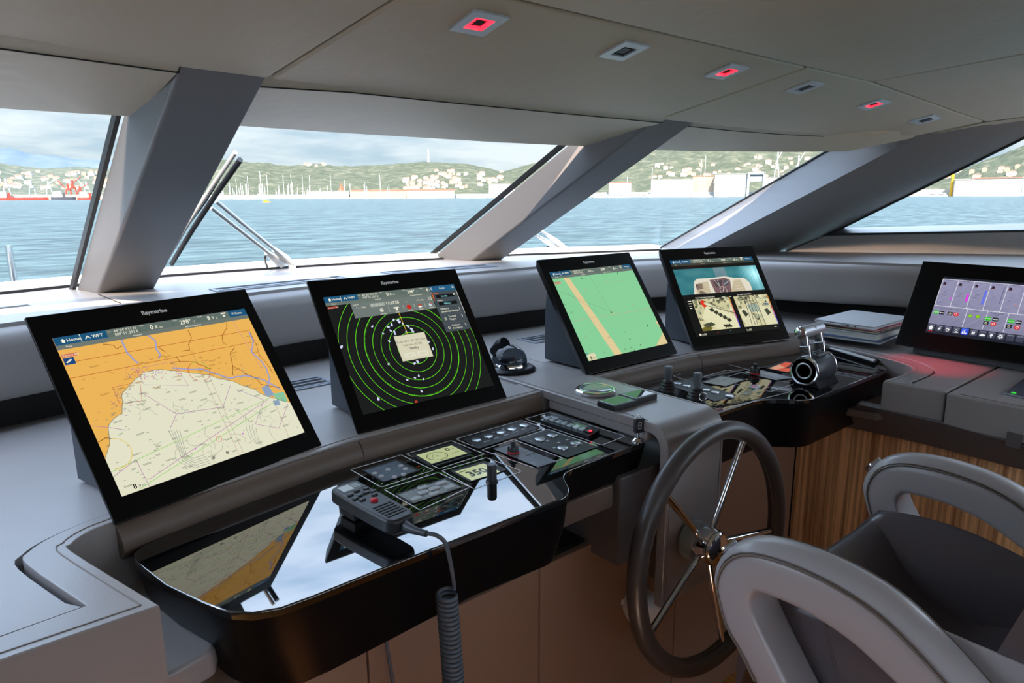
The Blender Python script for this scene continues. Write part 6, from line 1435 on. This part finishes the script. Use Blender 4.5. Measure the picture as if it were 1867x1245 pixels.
# motor yachts along the shipyard quay
my = link('motor_yacht', None); prism('hull', [(-11, -3), (6, -3), (13, 0), (6, 3), (-11, 3)], -.3, 2.6, ship_w, my); prism('cabin', [(-8, -2.4), (4, -2.2), (7, 0), (4, 2.2), (-8, 2.4)], 2.6, 4.8, ship_w, my); box('flybridge', (-7, -2, 5.1), (1, 2, 6.3), ship_w, my); box('windows', (-6, -2.6, 3.2), (4, 2.6, 4.2), ship_d, my)
mpxs = [1092, 1102, 1113, 1123, 1133, 1152, 1164, 1174, 1268, 1290, 1404, 1420, 850, 864, 878, 1700, 1716]
for k, px in enumerate(mpxs):
    o = my if k == 0 else copy_tree(my); o.location = at(px, rnd.uniform(1290, 1340)); o.rotation_euler = (0, 0, facing(o.location)+rnd.choice((0, .5, -.6, 2.8))); o.scale = (.8, .8, .9)
    if px < 900: lb, gp = 'white motor yacht moored before the boat shed at the right end of the marina', 'motor yachts by the boat shed'
    elif px > 1600: lb, gp = 'white motor yacht moored at the quay in the starboard window', 'motor yachts in the starboard window'
    elif px > 1200: lb, gp = 'white motor yacht moored in front of the shipyard halls', 'motor yachts at the shipyard'
    else: lb, gp = 'white motor yacht moored at the quay left of the banded shed', 'motor yachts left of the shed'
    tag(o, lb, 'motor yacht', gp)
# marks on the skyline and on the water
p = at(783, 2280); hz_, zz = hl2(783, .98); t = thing('radio_tower', 'thin pale tower on the crest of the wooded hill', 'tower', (p.x, p.y, zz)); lathe('shaft', [(3.4, -4), (2.6, 20), (2.2, z_at(783, 273, 2280)-zz), (0, z_at(783, 271, 2280)-zz)], ship_w, t, 10)
p = at(485, 520); t = thing('workboat', 'small yellow boat on the water in front of the marina', 'boat', tuple(p), facing(p)); prism('hull', [(-2.6, -1), (1.8, -1), (2.8, 0), (1.8, 1), (-2.6, 1)], -.2, .8, yel, t); box('cabin', (-1.6, -.7, .8), (.4, .7, 1.7), yel, t)
p = at(623, 1560); dz = hl2(623, .12); t = thing('church', 'small building with a pointed brown roof among the trees', 'building', (p.x, p.y, dz[1]-4), facing(p)); box('walls', (-9, -9, -6), (9, 9, 12), wall_c[2], t); lathe('spire', [(13, 12), (5, 20), (0, 34)], mat('spire_brown', (150, 96, 70), .9), t, 4)
# ---- foredeck, rail post and windscreen wipers
struct(prism('foredeck', [(-3.4, 2.2), (-2.3, 2.55), (-.9, 2.95), (.4, 2.95), (1.6, 2.6), (2.4, 2.1), (2.4, 4.5), (.8, 7.5), (-.6, 8.5), (-2.2, 7.0), (-3.4, 4.5)], .45, .62, white_gel))
a = PY(28, 520, 4.6); b_ = PY(15, 447, 4.6)
rp_ = thing('rail_post', 'shiny steel rail post on the foredeck, left window', 'post', (a.x, a.y, .62)); kid(tube('post', [(a.x, a.y, .625), (a.x+(b_.x-a.x), b_.y, b_.z)], .017, rail_m, None, 12), rp_); kid(lathe('foot', [(.05, .6205), (.05, .64), (.02, .65), (0, .65)], rail_m, None, 20, Matrix.Translation((a.x, a.y, 0))), rp_)
def gplane(g0, g1, h0):
    n = (h0-g0).cross(g1-g0).normalized()
    if n.y < 0: n = -n
    return g0, n
gp0, gn = gplane(P1g0, P1g1, P2g0)
def GP(px, py, o, P=None): 
    p0, n = P or (gp0, gn); return PP(px, py, p0+n*o, n)
wsteel = mat('wiper_steel', (232, 232, 230), .4, .15)
w1t = thing('wiper', 'windscreen wiper with a double arm raised across the middle window', 'wiper', tuple(GP(522, 486, .05)))
bl = [GP(438, 291, .045), GP(395, 352, .05), GP(352, 417, .05), GP(313, 481, .045)]
kid(tube('blade', bl, .008, black_rub, None, 6), w1t); kid(tube('blade_spine', [p+gn*.022+Vector((-.006, 0, 0)) for p in bl], .006, wsteel, None, 6), w1t); kid(tube('yoke', [bl[0].lerp(bl[1], .3)+gn*.03, GP(375, 365, .085), bl[2].lerp(bl[3], .2)+gn*.03], .005, black_mat, None, 6), w1t)
kid(tube('arm', [GP(393, 366, .075), GP(455, 418, .08), GP(512, 464, .07), GP(533, 481, .045)], .0065, wsteel, None, 8), w1t); kid(tube('arm', [GP(384, 378, .075), GP(440, 422, .08), GP(496, 466, .07), GP(518, 484, .045)], .0065, wsteel, None, 8), w1t)
for a_, b2 in (((500, 455), (531, 480)), ((486, 460), (517, 484))): kid(tube('spring_box', [GP(*a_, .078), GP((a_[0]*.4+b2[0]*.6), (a_[1]*.4+b2[1]*.6), .075), GP(*b2, .05)], [.010, .016, .012], wsteel, None, 8), w1t)
kid(tube('pivot', [GP(533, 478, .055), GP(533, 492, .03)], .014, wsteel, None, 10), w1t); kid(tube('hose', [GP(491, 462, .075), GP(483, 468, .08), GP(484, 478, .06), GP(488, 489, .03)], .004, black_mat, None, 6), w1t)
gq = gplane(P2g0, P2g1, P3g0)
w2t = thing('wiper', 'windscreen wiper arms showing past the second pillar, right front window', 'wiper', tuple(GP(1028, 455, .05, gq)))
kid(tube('arm', [GP(940, 392, .075, gq), GP(998, 428, .075, gq), GP(1030, 452, .045, gq)], .0065, wsteel, None, 8), w2t); kid(tube('arm', [GP(930, 400, .075, gq), GP(984, 432, .075, gq), GP(1018, 454, .045, gq)], .0065, wsteel, None, 8), w2t)
for a_, b2 in (((998, 428), (1030, 452)), ((985, 433), (1018, 454))): kid(tube('spring_box', [GP(*a_, .078, gq), GP((a_[0]+b2[0])/2, (a_[1]+b2[1])/2, .075, gq), GP(*b2, .05, gq)], [.008, .014, .011], wsteel, None, 8), w2t)
kid(tube('hose', [GP(1000, 440, .08, gq), GP(998, 446, .08, gq), GP(1001, 456, .04, gq)], .004, black_mat, None, 6), w2t); kid(tube('pivot', [GP(1030, 450, .055, gq), GP(1030, 459, .03, gq)], .014, wsteel, None, 10), w2t)
# ================================================================== LIGHT
w = bpy.data.worlds.new('sky'); SC.world = w; w.use_nodes = True; nt = w.node_tree; nt.nodes.clear()
out = nt.nodes.new('ShaderNodeOutputWorld'); bg = nt.nodes.new('ShaderNodeBackground'); tc = nt.nodes.new('ShaderNodeTexCoord')
sep = nt.nodes.new('ShaderNodeSeparateXYZ'); nt.links.new(tc.outputs['Generated'], sep.inputs[0])
mp = nt.nodes.new('ShaderNodeMapping'); mp.inputs['Scale'].default_value = (5, 5, 26); nt.links.new(tc.outputs['Generated'], mp.inputs['Vector'])
nz = nt.nodes.new('ShaderNodeTexNoise'); nz.inputs['Scale'].default_value = 1.0; nz.inputs['Detail'].default_value = 7; nz.inputs['Roughness'].default_value = .55
nt.links.new(mp.outputs['Vector'], nz.inputs['Vector'])
cr_ = nt.nodes.new('ShaderNodeValToRGB'); e = cr_.color_ramp.elements
e[0].position = .40; e[0].color = (*lin((196, 212, 222)), 1); e[1].position = .60; e[1].color = (*lin((244, 245, 244)), 1)
nt.links.new(nz.outputs['Fac'], cr_.inputs['Fac'])
gr_ = nt.nodes.new('ShaderNodeValToRGB'); e = gr_.color_ramp.elements
e[0].position = .0; e[0].color = (.35, .365, .37, 1); e[1].position = .55; e[1].color = (1.35, 1.58, 2.05, 1)
e2 = gr_.color_ramp.elements.new(.12); e2.color = (.37, .40, .43, 1)
nt.links.new(sep.outputs['Z'], gr_.inputs['Fac'])
mu = nt.nodes.new('ShaderNodeMixRGB'); mu.blend_type = 'MULTIPLY'; mu.inputs['Fac'].default_value = 1
nt.links.new(cr_.outputs['Color'], mu.inputs['Color1']); nt.links.new(gr_.outputs['Color'], mu.inputs['Color2'])
nt.links.new(mu.outputs['Color'], bg.inputs['Color']); bg.inputs['Strength'].default_value = 2.7
nt.links.new(bg.outputs[0], out.inputs['Surface'])
sun = bpy.data.lights.new('sun', 'SUN'); sun.energy = 10.5; sun.angle = R(.6); sun.color = (1, .79, .63)
so = bpy.data.objects.new('sun', sun); COL.objects.link(so)
so.rotation_euler = Vector((1.0, 1.1, -1.0)).to_track_quat('-Z', 'Y').to_euler()
SC.view_settings.view_transform = 'Standard'; SC.view_settings.look = 'None'; SC.view_settings.exposure = 1.6; SC.view_settings.gamma = 1
SC.view_settings.use_curve_mapping = False
SC.cycles.max_bounces = 8; SC.cycles.transparent_max_bounces = 16
